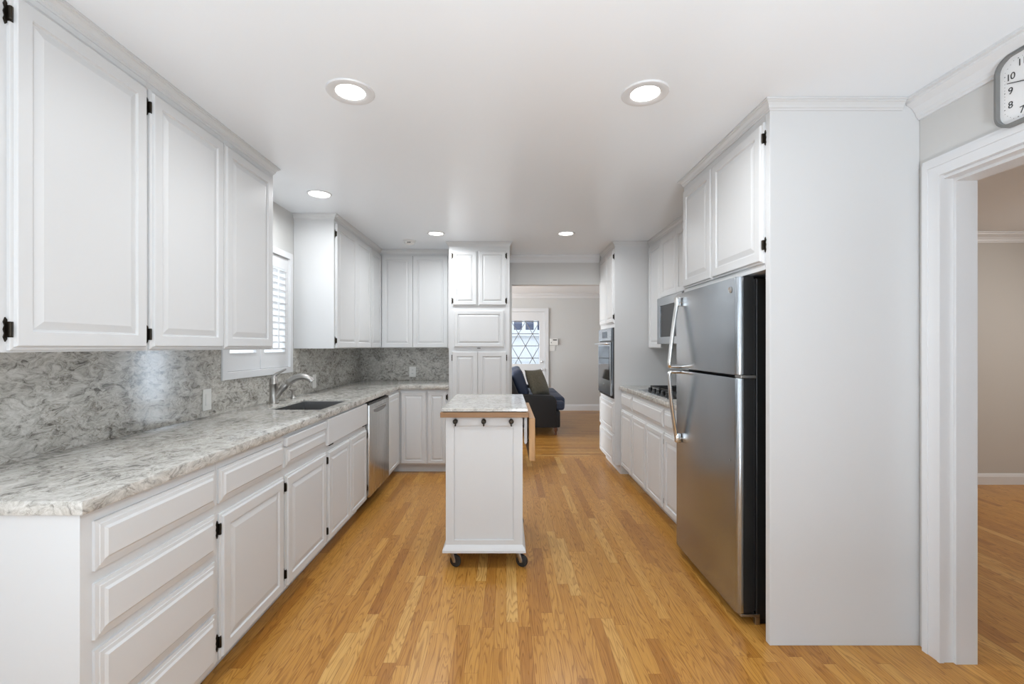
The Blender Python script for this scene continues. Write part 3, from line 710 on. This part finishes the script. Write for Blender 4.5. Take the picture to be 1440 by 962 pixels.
# ------------------------------------------------------------------ tall pantry
PY = 4.715; PX0, PX1 = -.5955, .033
p = thing('pantry_cabinet', 'tall white pantry cabinet with five raised-panel fronts by the living-room opening', 'cabinet', ((PX0 + PX1) / 2, 5.05, 0))
put('carcass', bx(PX0, PX1, PY, YB - .002, .0, UZ1), M['cab'], p)
put('crown', sweep(B(), [(PX1, YB - .06), (PX1, PY), (PX0, PY), (PX0, 4.9)], CAB_CROWN, 1, CEIL), M['cab'], p)
PF = Face('B', PY)
door(PF, p, -.557, -.299, 1.737, 2.308, RAISED_S, (2.255, 1.790), 'lo')
door(PF, p, -.290, -.002, 1.737, 2.308, RAISED_S, (2.255, 1.790), 'hi')
mp_ = put('appliance_door', panel(PF, -.545, -.022, 1.304, 1.694, RAISED_S), M['cab'], p)
bm = B(); PF.box(bm, -.300, -.266, .019, .026, 1.296, 1.303, .002); put('finger_pull', bm, M['bronze'], mp_, label='small dark finger pull')
door(PF, p, -.557, -.2965, .102, 1.262, RAISED_F, (1.200, .20), 'lo')
door(PF, p, -.2935, -.002, .102, 1.262, RAISED_F, (1.200, .20), 'hi')

# ------------------------------------------------------------------ the cooktop side: base cabinets, counter, uppers, oven tower
RF = Face('R', 1.190)
GR = 'white base cabinets under the cooktop counter'
def base_right(name, y0, y1, label):
    r = thing(name, label, 'cabinet', (1.50, (y0 + y1) / 2, 0), GR)
    a, b = y0 + .0006, y1 - .0006
    put('carcass', open_box(1.190, XR - .002, a, b, ZB, ZT), M['cab'], r)
    put('toe_kick', bx(1.26, XR - .01, a, b, 0, ZB - .0003), M['cab'], r)
    return r
c = base_right('base_cabinet', 2.975, 3.412, 'white base cabinet half hidden behind the refrigerator handle')
door(RF, c, 2.985, 3.402, .706, .846, SLAB, name='drawer'); door(RF, c, 2.985, 3.398, .094, .672, RAISED, (.607, .165), 'hi')
c = base_right('cooktop_base_cabinet', 3.412, 4.268, 'white cabinet below the cooktop with one wide drawer front over two doors')
door(RF, c, 3.424, 4.256, .706, .846, SLAB, name='drawer_front')
door(RF, c, 3.424, 3.832, .094, .672, RAISED_S); door(RF, c, 3.842, 4.256, .094, .672, RAISED_S)
c = base_right('base_cabinet', 4.268, 4.699, 'narrow white base cabinet against the oven tower side')
door(RF, c, 4.280, 4.668, .706, .846, SLAB, name='drawer'); door(RF, c, 4.280, 4.668, .094, .672, RAISED_S)
solo('countertop', grid_slab(B(), [1.165, XR - .002], [2.975, 4.6985], lambda u, v: True, 'z', .875, .914, .004), M['quartz_lit'], 'short grey stone countertop between refrigerator and oven tower', 'countertop', smooth=30)
# cooktop
ct = thing('gas_cooktop', 'stainless gas cooktop with black grates set in the short counter', 'cooktop', (1.49, 3.84, .9142))
put('deck', bx(1.222, 1.745, 3.465, 4.222, .9142, .921, bev=.003), M['steel'], ct)
for gy in (3.58, 3.84, 4.10):
    g = B()
    x0, x1, y0, y1 = 1.345, 1.725, gy - .118, gy + .118
    for a, b_ in (((x0, y0), (x1, y0)), ((x0, y1), (x1, y1)), ((x0, y0), (x0, y1)), ((x1, y0), (x1, y1)), ((x0, gy), (x1, gy)), (((x0 + x1) / 2, y0), ((x0 + x1) / 2, y1))):
        box(g, min(a[0], b_[0]) - .006, max(a[0], b_[0]) + .006, min(a[1], b_[1]) - .006, max(a[1], b_[1]) + .006, .944, .956)
    for a in (x0, x1):
        for b_ in (y0, y1): box(g, a - .007, a + .007, b_ - .007, b_ + .007, .9212, .944)
    put('grate', g, M['iron'], ct)
for bx_, by_ in ((1.44, 3.58), (1.62, 3.58), (1.53, 3.84), (1.44, 4.10), (1.62, 4.10)):
    put('burner', lathe(B(), (bx_, by_, .9212), (0, 0, 1), [(.045, 0), (.042, .010), (.034, .012), (.034, .018), (.030, .020), (0, .020)], 20), M['iron'], ct, True)
for k in range(5):
    put('knob', lathe(B(), (1.285, 3.62 + k * .11, .9212), (0, 0, 1), [(.022, 0), (.021, .008), (.017, .012), (.016, .028), (.012, .032), (0, .032)], 18), M['black'], ct, True)

# uppers on the cooktop side
RU = Face('R', 1.480)
GRU = 'white upper cabinets around the microwave'
c = thing('upper_cabinet', 'white upper cabinet with one tall narrow door beside the oven tower', 'cabinet', (1.65, 4.5, UZ0), GRU)
put('carcass', bx(1.480, XR - .002, 4.3055, 4.699, UZ0, UZ1), M['cab'], c)
put('crown', sweep(B(), [(1.480, 4.3055), (1.480, 4.699)], CAB_CROWN, 1, CEIL), M['cab'], c)
door(RU, c, 4.3065, 4.672, 1.306, 2.328, RAISED_F)
c = thing('upper_cabinet', 'short white upper cabinet directly over the microwave', 'cabinet', (1.65, 3.92, 1.77), GRU)
put('carcass', bx(1.480, XR - .002, 3.535, 4.3045, 1.770, UZ1), M['cab'], c)
put('crown', sweep(B(), [(1.480, 3.535), (1.480, 4.3045)], CAB_CROWN, 1, CEIL), M['cab'], c)
door(RU, c, 3.9215, 4.3035, 1.778, 2.328, RAISED_F); door(RU, c, 3.545, 3.9185, 1.778, 2.328, RAISED_F)
# microwave
mw = thing('microwave_oven', 'stainless over-the-range microwave with dark window', 'microwave', (1.63, 3.92, 1.335))
put('case', bx(1.462, XR - .003, 3.5365, 4.302, 1.335, 1.768), M['greyplastic'], mw)
MF = Face('R', 1.4615)
md = B(); us, vs = [3.700, 3.745, 4.225, 4.300], [1.34, 1.405, 1.690, 1.765]
md = put('door', grid_slab(md, us, vs, lambda u, v: not (us[1] < u < us[2] and vs[1] < v < vs[2]), 'x', 1.425, 1.4612, .003), M['steel'], mw)
put('window', bx(1.432, 1.455, 3.7455, 4.2245, 1.4055, 1.6895), M['blackglass'], md, label='dark glass window')
put('handle', tube(B(), smooth_path([(1.424, 3.722, 1.38), (1.398, 3.722, 1.40), (1.398, 3.722, 1.69), (1.424, 3.722, 1.71)], 4), .008, 10), M['steel'], md, True)
put('control_panel', bx(1.428, 1.461, 3.538, 3.698, 1.34, 1.765, bev=.003), M['blackglass'], mw, label='black control panel')

# oven tower
OY0, OY1 = 4.700, 5.397
OF = Face('R', 1.120)
ot = thing('oven_tower_cabinet', 'tall white cabinet tower framing the built-in oven', 'cabinet', (1.46, 5.05, 0))
# carcass with a niche: sides and shelves as one slab in plan (y,z)
OC = grid_slab(B(), [OY0, 4.738, 5.378, OY1], [.09, .772, 1.512, UZ1], lambda u, v: not (4.738 < u < 5.378 and .772 < v < 1.512), 'x', 1.120, XR - .002)
put('carcass', OC, M['cab'], ot)
put('toe_kick', bx(1.18, XR - .01, OY0 + .001, OY1 - .001, 0, .0897), M['cab'], ot)
put('crown', sweep(B(), [(1.447, OY0), (1.120, OY0), (1.120, OY1 - .056)], CAB_CROWN, 1, CEIL), M['cab'], ot)
door(OF, ot, 4.718, 5.030, 1.560, 2.328, RAISED_S, (2.25, 1.625), 'lo')
door(OF, ot, 5.036, 5.380, 1.560, 2.328, RAISED_S)
door(OF, ot, 4.722, 5.380, .420, .735, RAISED_S, name='drawer')
door(OF, ot, 4.722, 5.380, .102, .398, RAISED_S, name='drawer')
ov = thing('wall_oven', 'built-in stainless wall oven with dark glass door', 'oven', (1.4, 5.05, .774))
put('oven_case', bx(1.1215, 1.74, 4.7395, 5.3765, .774, 1.510), M['black'], ov)
F_ = Face('R', 1.1195)
put('side_trim', grid_slab(B(), [4.722, 4.748, 5.368, 5.390], [.776, .80, 1.495, 1.514], lambda u, v: not (4.748 < u < 5.368 and .80 < v < 1.495), 'x', 1.1085, 1.1195), M['black'], ov)
cp = put('control_panel', bx(1.0905, 1.1205, 4.752, 5.364, 1.376, 1.510, bev=.004), M['steel'], ov)
put('display', bx(1.0885, 1.0904, 4.93, 5.17, 1.408, 1.478), M['blackglass'], cp, label='black display')
od = put('oven_door', bx(1.084, 1.1205, 4.752, 5.364, .800, 1.366, bev=.004), M['steel'], ov)
put('oven_window', bx(1.081, 1.0838, 4.790, 5.326, .960, 1.320, bev=.001), M['blackglass'], od, label='dark glass oven window')
put('handle', tube(B(), smooth_path([(1.084, 4.79, 1.346), (1.048, 4.80, 1.346), (1.042, 4.86, 1.346), (1.042, 5.26, 1.346), (1.048, 5.32, 1.346), (1.084, 5.33, 1.346)], 4), .010, 12, up=(0, 0, 1)), M['chrome'], od, True)
put('badge', lathe(B(), (1.0838, 5.058, .900), (-1, 0, 0), [(.014, 0), (.014, .002), (0, .003)], 20), M['chrome'], od, True)
put('lower_vent', bx(1.098, 1.1205, 4.752, 5.364, .778, .798), M['black'], ov)

# ------------------------------------------------------------------ refrigerator surround and refrigerator
EY0, EY1 = 2.003, 2.036
fc = thing('refrigerator_cabinet', 'white cabinet over the refrigerator with full-height end panel by the doorway', 'cabinet', (1.49, 2.48, 0))
put('end_panel', bx(1.160, XR - .0005, EY0, EY1, 0, UZ1, bev=.002), M['cab'], fc)
put('carcass', bx(1.160, XR - .002, EY1 + .0005, 2.968, 1.662, UZ1), M['cab'], fc)
put('crown', sweep(B(), [(XR - .079, EY0), (1.160, EY0), (1.160, 2.968), (1.47, 2.968)], CAB_CROWN, 1, CEIL), M['cab'], fc)
FF = Face('R', 1.160)
door(FF, fc, 2.040, 2.536, 1.690, 2.322, RAISED, (2.250, 1.772), 'lo')
door(FF, fc, 2.543, 2.950, 1.690, 2.322, RAISED)

RY0, RY1, RX = 2.150, 2.932, 1.090
rf = thing('refrigerator', 'stainless top-freezer refrigerator with bowed bar handles and black sides', 'refrigerator', (1.44, 2.54, 0))
put('body', bx(1.183, 1.795, RY0 + .004, RY1 - .004, .028, 1.640, bev=.004), M['black'], rf, label='black side panels')
def fdoor(name, z0, z1):
    k = .022; pl = []
    for cx, cy, a0 in ((RX + k, RY0 + k, math.pi), (RX + k, RY1 - k, math.pi / 2)):
        arc = [(cx + k * math.cos(a), cy + k * math.sin(a)) for a in [math.radians(t) for t in (range(270, 179, -10) if a0 == math.pi else range(180, 89, -10))]]
        pl += arc
    pl = [(RX + .030, RY0)] + pl + [(RX + .030, RY1)]
    # a faint bow of the front
    pl = [(x - .006 * max(0, 1 - ((y - (RY0 + RY1) / 2) / .36) ** 2) if x < RX + .001 else x, y) for x, y in pl]
    return put(name, prism(B(), pl, 'z', z0, z1, .003), M['steel'], rf, True)
fz = fdoor('freezer_door', 1.182, 1.648); fd = fdoor('fresh_food_door', .052, 1.166)
for z0_, z1_ in ((1.184, 1.646), (.054, 1.164)):
    put('door_liner', bx(RX + .0303, 1.170, RY0 + .001, RY1 - .001, z0_, z1_, bev=.002), M['black'], rf, label='black door edge')
put('gasket', bx(1.1705, 1.1825, RY0 + .012, RY1 - .012, .06, 1.636), M['rubber'], rf)
put('kick_grille', bx(1.20, 1.24, RY0 + .01, RY1 - .01, .0275, .002), M['black'], rf)
hy = 2.845
def fhandle(pts, parent):
    return put('handle', tube(B(), smooth_path(pts, 6), .0175, 12, (.66, 1.0)), M['chrome'], parent, True, label='bowed bright metal bar handle')
fhandle([(1.089, hy, 1.588), (1.070, hy, 1.592), (1.064, hy, 1.570), (1.050, hy, 1.480), (1.034, hy, 1.350), (1.022, hy, 1.245), (1.020, hy, 1.197), (1.045, hy, 1.191), (1.092, hy, 1.191)], fz)
fhandle([(1.092, hy, 1.158), (1.045, hy, 1.158), (1.020, hy, 1.152), (1.020, hy, 1.105), (1.030, hy, .980), (1.046, hy, .860), (1.060, hy, .770), (1.070, hy, .742), (1.089, hy, .745)], fd)
put('handle_foot', bx(1.056, 1.0865, hy - .017, hy + .017, 1.568, 1.625, bev=.004), M['chrome'], fz, True)
put('handle_foot', bx(1.056, 1.0865, hy - .017, hy + .017, .718, .775, bev=.004), M['chrome'], fd, True)
# round monogram badge
bc = Vector((1.0868, 2.212, 1.592))
bdg = B()
def circ(bm, c, r, rad, n=24, a0=0, a1=360, sx=1.0):
    tube(bm, [(c[0], c[1] - r * sx * math.cos(math.radians(a0 + (a1 - a0) * k / n)), c[2] + r * math.sin(math.radians(a0 + (a1 - a0) * k / n))) for k in range(n + 1)], rad, 6, up=(1, 0, 0))
lathe(bdg, bc + Vector((.0032, 0, 0)), (-1, 0, 0), [(.0155, 0), (.0155, .003), (.0145, .0038), (.0, .0038)], 24)
bd = put('badge', bdg, M['greyplastic'], fz, True, label='small round monogram badge')
mg = B(); c_ = (bc.x - .0010, bc.y, bc.z)
circ(mg, c_, .0135, .0011); circ(mg, (c_[0], c_[1] + .004, c_[2] + .001), .0055, .0009, 20, 20, 330, .8)
circ(mg, (c_[0], c_[1] - .0045, c_[2] + .003), .0035, .0009, 16, 40, 320, .9); circ(mg, (c_[0], c_[1] - .0045, c_[2] - .0035), .0042, .0009, 16, 60, 320, .9)
put('monogram', mg, M['chrome'], bd, True)
put('screw_cap', lathe(B(), (1.0895, 2.215, .765), (-1, 0, 0), [(.005, 0), (.005, .0012), (0, .0018)], 14), M['greyplastic'], fd, True)
put('middle_hinge', bx(1.105, 1.178, RY0 - .006, RY0 + .05, 1.1665, 1.1815, bev=.002), M['nickel'], rf, label='bare metal middle hinge')
bh = B(); box(bh, 1.110, 1.20, RY0 + .002, RY0 + .05, .036, .050, .002); box(bh, 1.178, 1.20, RY0 + .002, RY0 + .022, .0, .036, .002)
put('bottom_hinge', bh, M['nickel'], rf, label='bare metal bottom hinge')
for fy_ in (RY0 + .12, RY1 - .12):
    put('foot', cyl(B(), (1.72, fy_, 0), (1.72, fy_, .028), .02, seg=14), M['rubber'], rf)

# ------------------------------------------------------------------ kitchen cart
CX0, CX1, CY0, CY1 = -.359, .097, 2.70, 3.42
kc = thing('kitchen_cart', 'white rolling kitchen cart with stone-and-wood top in the middle of the floor', 'kitchen cart', ((CX0 + CX1) / 2, 3.06, 0))
put('body', bx(CX0 + .006, CX1 - .006, CY0 + .006, CY1, .132, .899), M['cab'], kc)
# framed end panel facing the camera
us, vs = [CX0, CX0 + .050, CX1 - .055, CX1], [.132, .170, .846, .899]
put('end_frame', grid_slab(B(), us, vs, lambda u, v: not (us[1] < u < us[2] and vs[1] < v < vs[2]), 'y', CY0 - .004, CY0 + .0058, .0015), M['cab'], kc)
pb = B()
lo = [(CX0 - .018, CY0 - .022), (CX1 + .018, CY0 - .022), (CX1 + .018, CY1 + .018), (CX0 - .018, CY1 + .018)]
hi = [(CX0 - .001, CY0 - .0045), (CX1 + .001, CY0 - .0045), (CX1 + .001, CY1 + .001), (CX0 - .001, CY1 + .001)]
rows = [[pb.verts.new((x, y, z)) for x, y in q] for q, z in ((lo, .100), (lo, .114))]
mid = [(a[0] * .7 + b[0] * .3, a[1] * .7 + b[1] * .3) for a, b in zip(lo, hi)]
rows.append([pb.verts.new((x, y, .124)) for x, y in mid]); rows.append([pb.verts.new((x, y, .142)) for x, y in hi])
pb.faces.new(rows[0]); pb.faces.new(rows[-1])
for a, b in zip(rows, rows[1:]):
    for k in range(4): pb.faces.new((a[k], a[(k + 1) % 4], b[(k + 1) % 4], b[k]))
put('plinth', pb, M['cab'], kc)
put('wood_top', bx(-.388, .132, 2.665, 3.455, .900, .930, bev=.003), M['butcher'], kc, label='brown wooden top under the stone')
put('stone_top', grid_slab(B(), [-.382, .126], [2.674, 3.47], lambda u, v: True, 'z', .9335, .953, .003), M['quartz_cart'], kc, label='pale polished stone top')
put('shadow_gap', bx(-.374, .118, 2.682, 3.45, .9302, .9333), M['slot'], kc)
for hx in (-.300, -.133, .029):
    hk = put('hook', lathe(B(), (hx, CY0 - .0042, .876), (0, -1, 0), [(.013, 0), (.013, .004), (.006, .008), (.006, .02), (.013, .026), (.0145, .032), (.010, .040), (0, .042)], 20), M['bronze'], kc, True, label='dark bronze hook')
    put('hook_tail', tube(B(), smooth_path([(hx, CY0 - .010, .872), (hx, CY0 - .014, .858), (hx, CY0 - .020, .850), (hx, CY0 - .028, .853)], 4), .0045, 8, up=(1, 0, 0)), M['bronze'], hk, True)
put('drop_leaf', bx(.1345, .170, 2.685, 3.445, .640, .893, bev=.003), M['leafwood'], kc, label='hanging wooden drop leaf')
for ly in (2.72, 3.34):
    al = prism(B(), [(CX1 + .010, .896), (CX1 + .010, .745), (CX1 + .014, .735), (CX1 + .022, .735), (CX1 + .027, .745), (CX1 + .027, .896)], 'y', ly, ly + .035)
    put('leaf_support', al, M['cab'], kc)
    put('support_hinge', cyl(B(), (CX1 + .0275, ly + .017, .755), (.134, ly + .017, .755), .006, seg=10), M['bronze'], kc)
for wx in (-.325, .072):
    a = math.radians(62)
    for wy in (2.735, 3.36):
        cs = put('caster', cyl(B(), (wx, wy, .094), (wx, wy, .0997), .026, seg=18), M['nickel'], kc, label='swivel caster with black wheel')
        d = Vector((math.cos(a), math.sin(a), 0)); off = Vector((d.y, -d.x, 0)) * .024
        fk = B(); q = Vector((wx, wy, 0))
        tube(fk, [q + Vector((0, 0, .094)), q + Vector((0, 0, .084))], .017, 12, up=tuple(d))
        for s_ in (-1, 1):
            e = d * (.0155 * s_)
            tube(fk, [q + d * (.010 * s_) + Vector((0, 0, .088)), q + e + off * .4 + Vector((0, 0, .070)), q + e + off * .9 + Vector((0, 0, .045)), q + e + off * 1.05 + Vector((0, 0, .030))], [.013, .014, .012, .009], 8, (1, .16), up=tuple(d))
        put('fork', fk, M['nickel'], cs, True)
        wc = Vector((wx, wy, .0365)) + off
        put('wheel', lathe(B(), wc - d * .0115, d, [(.010, -.001), (.026, 0), (.034, .002), (.0365, .007), (.0365, .016), (.034, .021), (.026, .023), (.010, .024)], 28), M['rubber'], cs, True)
        put('wheel_hub', lathe(B(), wc - d * .0175, d, [(.0, 0), (.007, .0), (.007, .035), (0, .035)], 14), M['nickel'], cs, True)

# ------------------------------------------------------------------ living-room sofa and pillow
sf = thing('sofa', 'dark charcoal and navy sofa with rolled arm in the living room', 'sofa', (.42, 7.6, 0))
SYA, SYB = 6.72, 8.75
put('base', bx(.12, .80, SYA + .02, SYB - .02, .115, .36, bev=.02), M['sofa'], sf, True)
def arm(y0, y1):
    pts = [(.06, .115), (.74, .115), (.745, .44)]
    pts += [(.66 + .0 + .085 * math.cos(math.radians(t)), .50 + .085 * math.sin(math.radians(t))) for t in range(-30, 100, 15)]
    pts += [(.40, .590), (.10, .60), (.05, .56)]
    return prism(B(), pts, 'y', y0, y1, .018)
put('arm', arm(SYA, SYA + .22), M['sofa'], sf, True); put('arm', arm(SYB - .22, SYB), M['sofa'], sf, True)
bk = prism(B(), [(-.05, .115), (.14, .115), (.22, .52), (.10, .80), (.04, .87), (-.04, .89), (-.12, .85), (-.14, .76)], 'y', SYA + .005, SYB - .005, .03)
put('backrest', bk, M['sofa'], sf, True)
n_ = 2; w_ = (SYB - SYA - .46) / n_
for k in range(n_):
    y0 = SYA + .23 + k * w_
    sc_ = put('seat_cushion', bx(.24, .90, y0 + .004, y0 + w_ - .004, .365, .545, bev=.05, seg=4), M['sofa_blue'], sf, True, label='navy seat cushion')
    bm = B(); box(bm, -.09, .09, y0 + .004, y0 + w_ - .004, -.21, .21, .06, 4)
    bmesh.ops.rotate(bm, verts=bm.verts[:], cent=(0, 0, 0), matrix=Matrix.Rotation(-.32, 3, 'Y'))
    bmesh.ops.translate(bm, verts=bm.verts[:], vec=(.215, 0, .745))
    put('back_cushion', bm, M['sofa_blue'], sf, True, label='navy back cushion')
put('front_bolster', bx(.62, .87, SYA + .03, SYA + .23, .365, .50, bev=.045, seg=4), M['sofa_blue'], sf, True, label='navy cushion corner in front of the arm')
for lx in (.735, .02):
    for ly in (SYA + .06, SYB - .06):
        put('leg', lathe(B(), (lx, ly, 0), (0, 0, 1), [(.016, 0), (.022, .012), (.016, .03), (.020, .05), (.034, .075), (.034, .095), (.028, .115)], 18), M['legwood'], sf, True, label='turned reddish wooden leg')
# pillow: a puffed square leaning on the back
def pillow_mesh(w, t, n=14):
    bm = B(); G = {}
    for s in (-1, 1):
        for i in range(n + 1):
            for j in range(n + 1):
                a, b = -1 + 2 * i / n, -1 + 2 * j / n
                if s == 1 and (abs(a) == 1 or abs(b) == 1): G[s, i, j] = G[-1, i, j]; continue
                k = (1 - abs(a) ** 2.4) * (1 - abs(b) ** 2.4)
                pin = 1 - .10 * (1 - abs(a)) * abs(b) ** 3 * 0 - .06 * (abs(b) ** 2 * (1 - a * a) + abs(a) ** 2 * (1 - b * b))
                wr = .006 * math.sin(7 * a + 3 * b) * k
                G[s, i, j] = bm.verts.new((a * w / 2 * pin, s * t / 2 * k ** .5 + wr, b * w / 2 * pin))
    for s in (-1, 1):
        for i in range(n):
            for j in range(n): bm.faces.new((G[s, i, j], G[s, i + 1, j], G[s, i + 1, j + 1], G[s, i, j + 1]))
    return bm
pm = pillow_mesh(.44, .17)
bmesh.ops.rotate(pm, verts=pm.verts[:], cent=(0, 0, 0), matrix=Matrix.Rotation(math.radians(-24), 3, 'X'))
bmesh.ops.rotate(pm, verts=pm.verts[:], cent=(0, 0, 0), matrix=Matrix.Rotation(math.radians(50), 3, 'Z'))
from mathutils.bvhtree import BVHTree
zmin = min(v.co.z for v in pm.verts)
bmesh.ops.translate(pm, verts=pm.verts[:], vec=(.49, 7.19, .548 - zmin))
SFT = []
for ch in sf.children:
    q = bmesh.new(); q.from_mesh(ch.data); bmesh.ops.translate(q, verts=q.verts[:], vec=ORG[ch]); SFT.append(BVHTree.FromBMesh(q)); q.free()
for _ in range(60):
    t = BVHTree.FromBMesh(pm)
    if not any(t.overlap(u) for u in SFT): break
    bmesh.ops.translate(pm, verts=pm.verts[:], vec=(.006, .006, .0))
solo('throw_pillow', pm, M['pillow'], 'olive brown throw pillow leaning in the sofa corner', 'pillow', smooth=180)

# alarm keypad and switch beside the far door
FW = Face('B', YL)
kp = thing('alarm_keypad', 'white alarm keypad on the grey wall beside the far door', 'alarm keypad', (.978, YL, 1.34))
bm = B(); FW.box(bm, .893, 1.063, .0004, .030, 1.345, 1.475, .006); put('housing', bm, M['plate'], kp)
bm = B(); FW.box(bm, .955, 1.035, .0302, .0315, 1.440, 1.462); put('display', bm, M['slot'], kp, label='dark display strip')
bm = B(); FW.box(bm, .915, .93, .0302, .032, 1.385, 1.41, .001); put('key', bm, M['greyplastic'], kp)
sw = thing('light_switch', 'white double switch plate below the alarm keypad', 'switch', (.945, YL, 1.22))
bm = B(); FW.box(bm, .890, 1.005, .0004, .006, 1.222, 1.337, .0015); put('cover_plate', bm, M['plate'], sw)
for u in (.925, .970):
    bm = B(); FW.box(bm, u - .016, u + .016, .0062, .0095, 1.247, 1.312, .001); put('rocker', bm, M['plate'], sw)

# ------------------------------------------------------------------ ceiling: recessed lights and smoke alarm
def downlight(x, y, ro, ri, label, power):
    r = thing('recessed_light', label, 'ceiling light', (x, y, CEIL), 'recessed ceiling lights')
    put('trim_ring', lathe(B(), (x, y, CEIL - .0003), (0, 0, -1), [(ri, .0), (ri, .003), (ri + .006, .006), (ro - .010, .0075), (ro - .003, .006), (ro, .002), (ro, 0)], 40), M['trim'], r, True)
    put('lens', lathe(B(), (x, y, CEIL - .0006), (0, 0, -1), [(ri - .0004, 0), (ri - .0004, .002), (0, .0025)], 32), M['lens'], r, label='lit white lens')
    l = bpy.data.lights.new('lamp_glow', 'AREA'); l.shape = 'DISK'; l.size = ri * 1.9; l.energy = power; l.color = (.93, .97, 1.0); l.spread = math.radians(168)
    lo = bpy.data.objects.new('lamp_glow', l); COL.objects.link(lo); lo.parent = r; lo.location = (0, 0, -.0085)
    return r
LP = 5.5
rl = downlight(-.662, 1.934, .100, .061, 'wide-trimmed recessed light nearest the one-door upper cabinet', LP)
dup(rl, (.593, 1.945, CEIL), 'wide-trimmed recessed light nearest the refrigerator')
downlight(-1.325, 3.225, .084, .072, 'recessed light above the sink by the shuttered window', LP * 0.95)
rl2 = downlight(-.673, 4.355, .086, .066, 'small far recessed light before the pantry, beside the smoke alarm', LP * 1.42)
dup(rl2, (.571, 4.355, CEIL), 'small far recessed light before the living-room opening')
sm = thing('smoke_alarm', 'small white round smoke alarm on the ceiling by the corner uppers', 'smoke alarm', (-.99, 4.66, CEIL))
put('alarm_body', lathe(B(), (-.99, 4.66, CEIL - .0004), (0, 0, -1), [(.062, 0), (.062, .008), (.050, .014), (.046, .030), (.036, .036), (0, .037)], 32), M['plate'], sm, True)
put('alarm_slot', bx(-1.005, -.970, 4.6125, 4.6155, CEIL - .030, CEIL - .022), M['slot'], sm, label='dark slot')

# ------------------------------------------------------------------ wall clock above the dining doorway
CKY, CKZ = 1.536, 2.226
ck = thing('wall_clock', 'rounded square white wall clock with grey rim above the dining doorway', 'clock', (XR, CKY, CKZ))
def rsq(h, r, n=8):
    out = []
    for cx, cy, a0 in ((h - r, h - r, 0), (-h + r, h - r, 90), (-h + r, -h + r, 180), (h - r, -h + r, 270)):
        out += [(CKY + cx + r * math.cos(math.radians(a0 + 90 * k / n)), CKZ + cy + r * math.sin(math.radians(a0 + 90 * k / n))) for k in range(n + 1)]
    return out
rim = B(); o_, i_ = rsq(.130, .055), rsq(.119, .045); n = len(o_)
V = [[rim.verts.new((x, *p)) for p in q] for q, x in ((o_, XR - .0005), (o_, XR - .036), (i_, XR - .040), (i_, XR - .022), )]
for a, b in zip(V, V[1:]):
    for k in range(n): rim.faces.new((a[k], a[(k + 1) % n], b[(k + 1) % n], b[k]))
rim.faces.new(V[0]); rim.faces.new(V[-1])
put('rim', rim, M['greyplastic'], ck, 30)
put('face', prism(B(), rsq(.1188, .0448), 'x', XR - .0245, XR - .0222), M['clockface'], ck)
TM = Matrix(((0, 0, -1), (-1, 0, 0), (0, 1, 0))).to_4x4()
numpos = {12: (0, .084), 1: (.048, .084), 2: (.084, .05), 3: (.084, 0), 4: (.084, -.05), 5: (.048, -.084), 6: (0, -.084), 7: (-.048, -.084), 8: (-.084, -.05), 9: (-.084, 0), 10: (-.084, .05), 11: (-.048, .084)}
dg = bpy.context.evaluated_depsgraph_get()
for h, (a, b) in numpos.items():
    cu = bpy.data.curves.new('numeral', 'FONT'); cu.body = str(h); cu.size = .034; cu.align_x = 'CENTER'; cu.align_y = 'CENTER'; cu.extrude = .0004
    cu.space_character = .85
    to = bpy.data.objects.new('numeral_text', cu); COL.objects.link(to)
    bpy.context.view_layer.update()
    me = bpy.data.meshes.new_from_object(to.evaluated_get(bpy.context.evaluated_depsgraph_get()))
    bpy.data.objects.remove(to); bpy.data.curves.remove(cu)
    me.transform(TM); me.transform(Matrix.Translation((-.0250, -a, b)))
    me.materials.clear(); me.materials.append(M['ink'])
    no = bpy.data.objects.new('numeral', me); link(no, ck)
tk = B()
for k in range(60):
    t = math.radians(6 * k); m_ = .103 / max(abs(math.cos(t)), abs(math.sin(t))); m_ = min(m_, .126)
    p = (XR - .0249, CKY - m_ * math.cos(t), CKZ + m_ * math.sin(t)); s = .0016 if k % 5 == 0 else .0009
    box(tk, p[0] - .0003, p[0] + .0003, p[1] - s, p[1] + s, p[2] - s, p[2] + s)
t_ = put('minute_dots', tk, M['greyplastic'], ck); t_['kind'] = 'stuff'
def hand(name, ang, ln, w, x):
    # ang clockwise from 12 as seen from the room
    a = math.radians(ang); d = (-math.sin(a), math.cos(a)); q = (d[1], -d[0])
    pl = [(CKY + d[0] * s + q[0] * e, CKZ + d[1] * s + q[1] * e) for s, e in ((-.02, -w), (-.02, w), (ln, w * .5), (ln, -w * .5))]
    put(name, prism(B(), pl, 'x', x, x + .0008), M['ink'], ck)
hand('minute_hand', 288, .096, .0022, XR - .0300); hand('hour_hand', 84, .060, .0030, XR - .0280)
put('hand_pivot', cyl(B(), (XR - .031, CKY, CKZ), (XR - .0246, CKY, CKZ), .004, seg=14), M['ink'], ck)
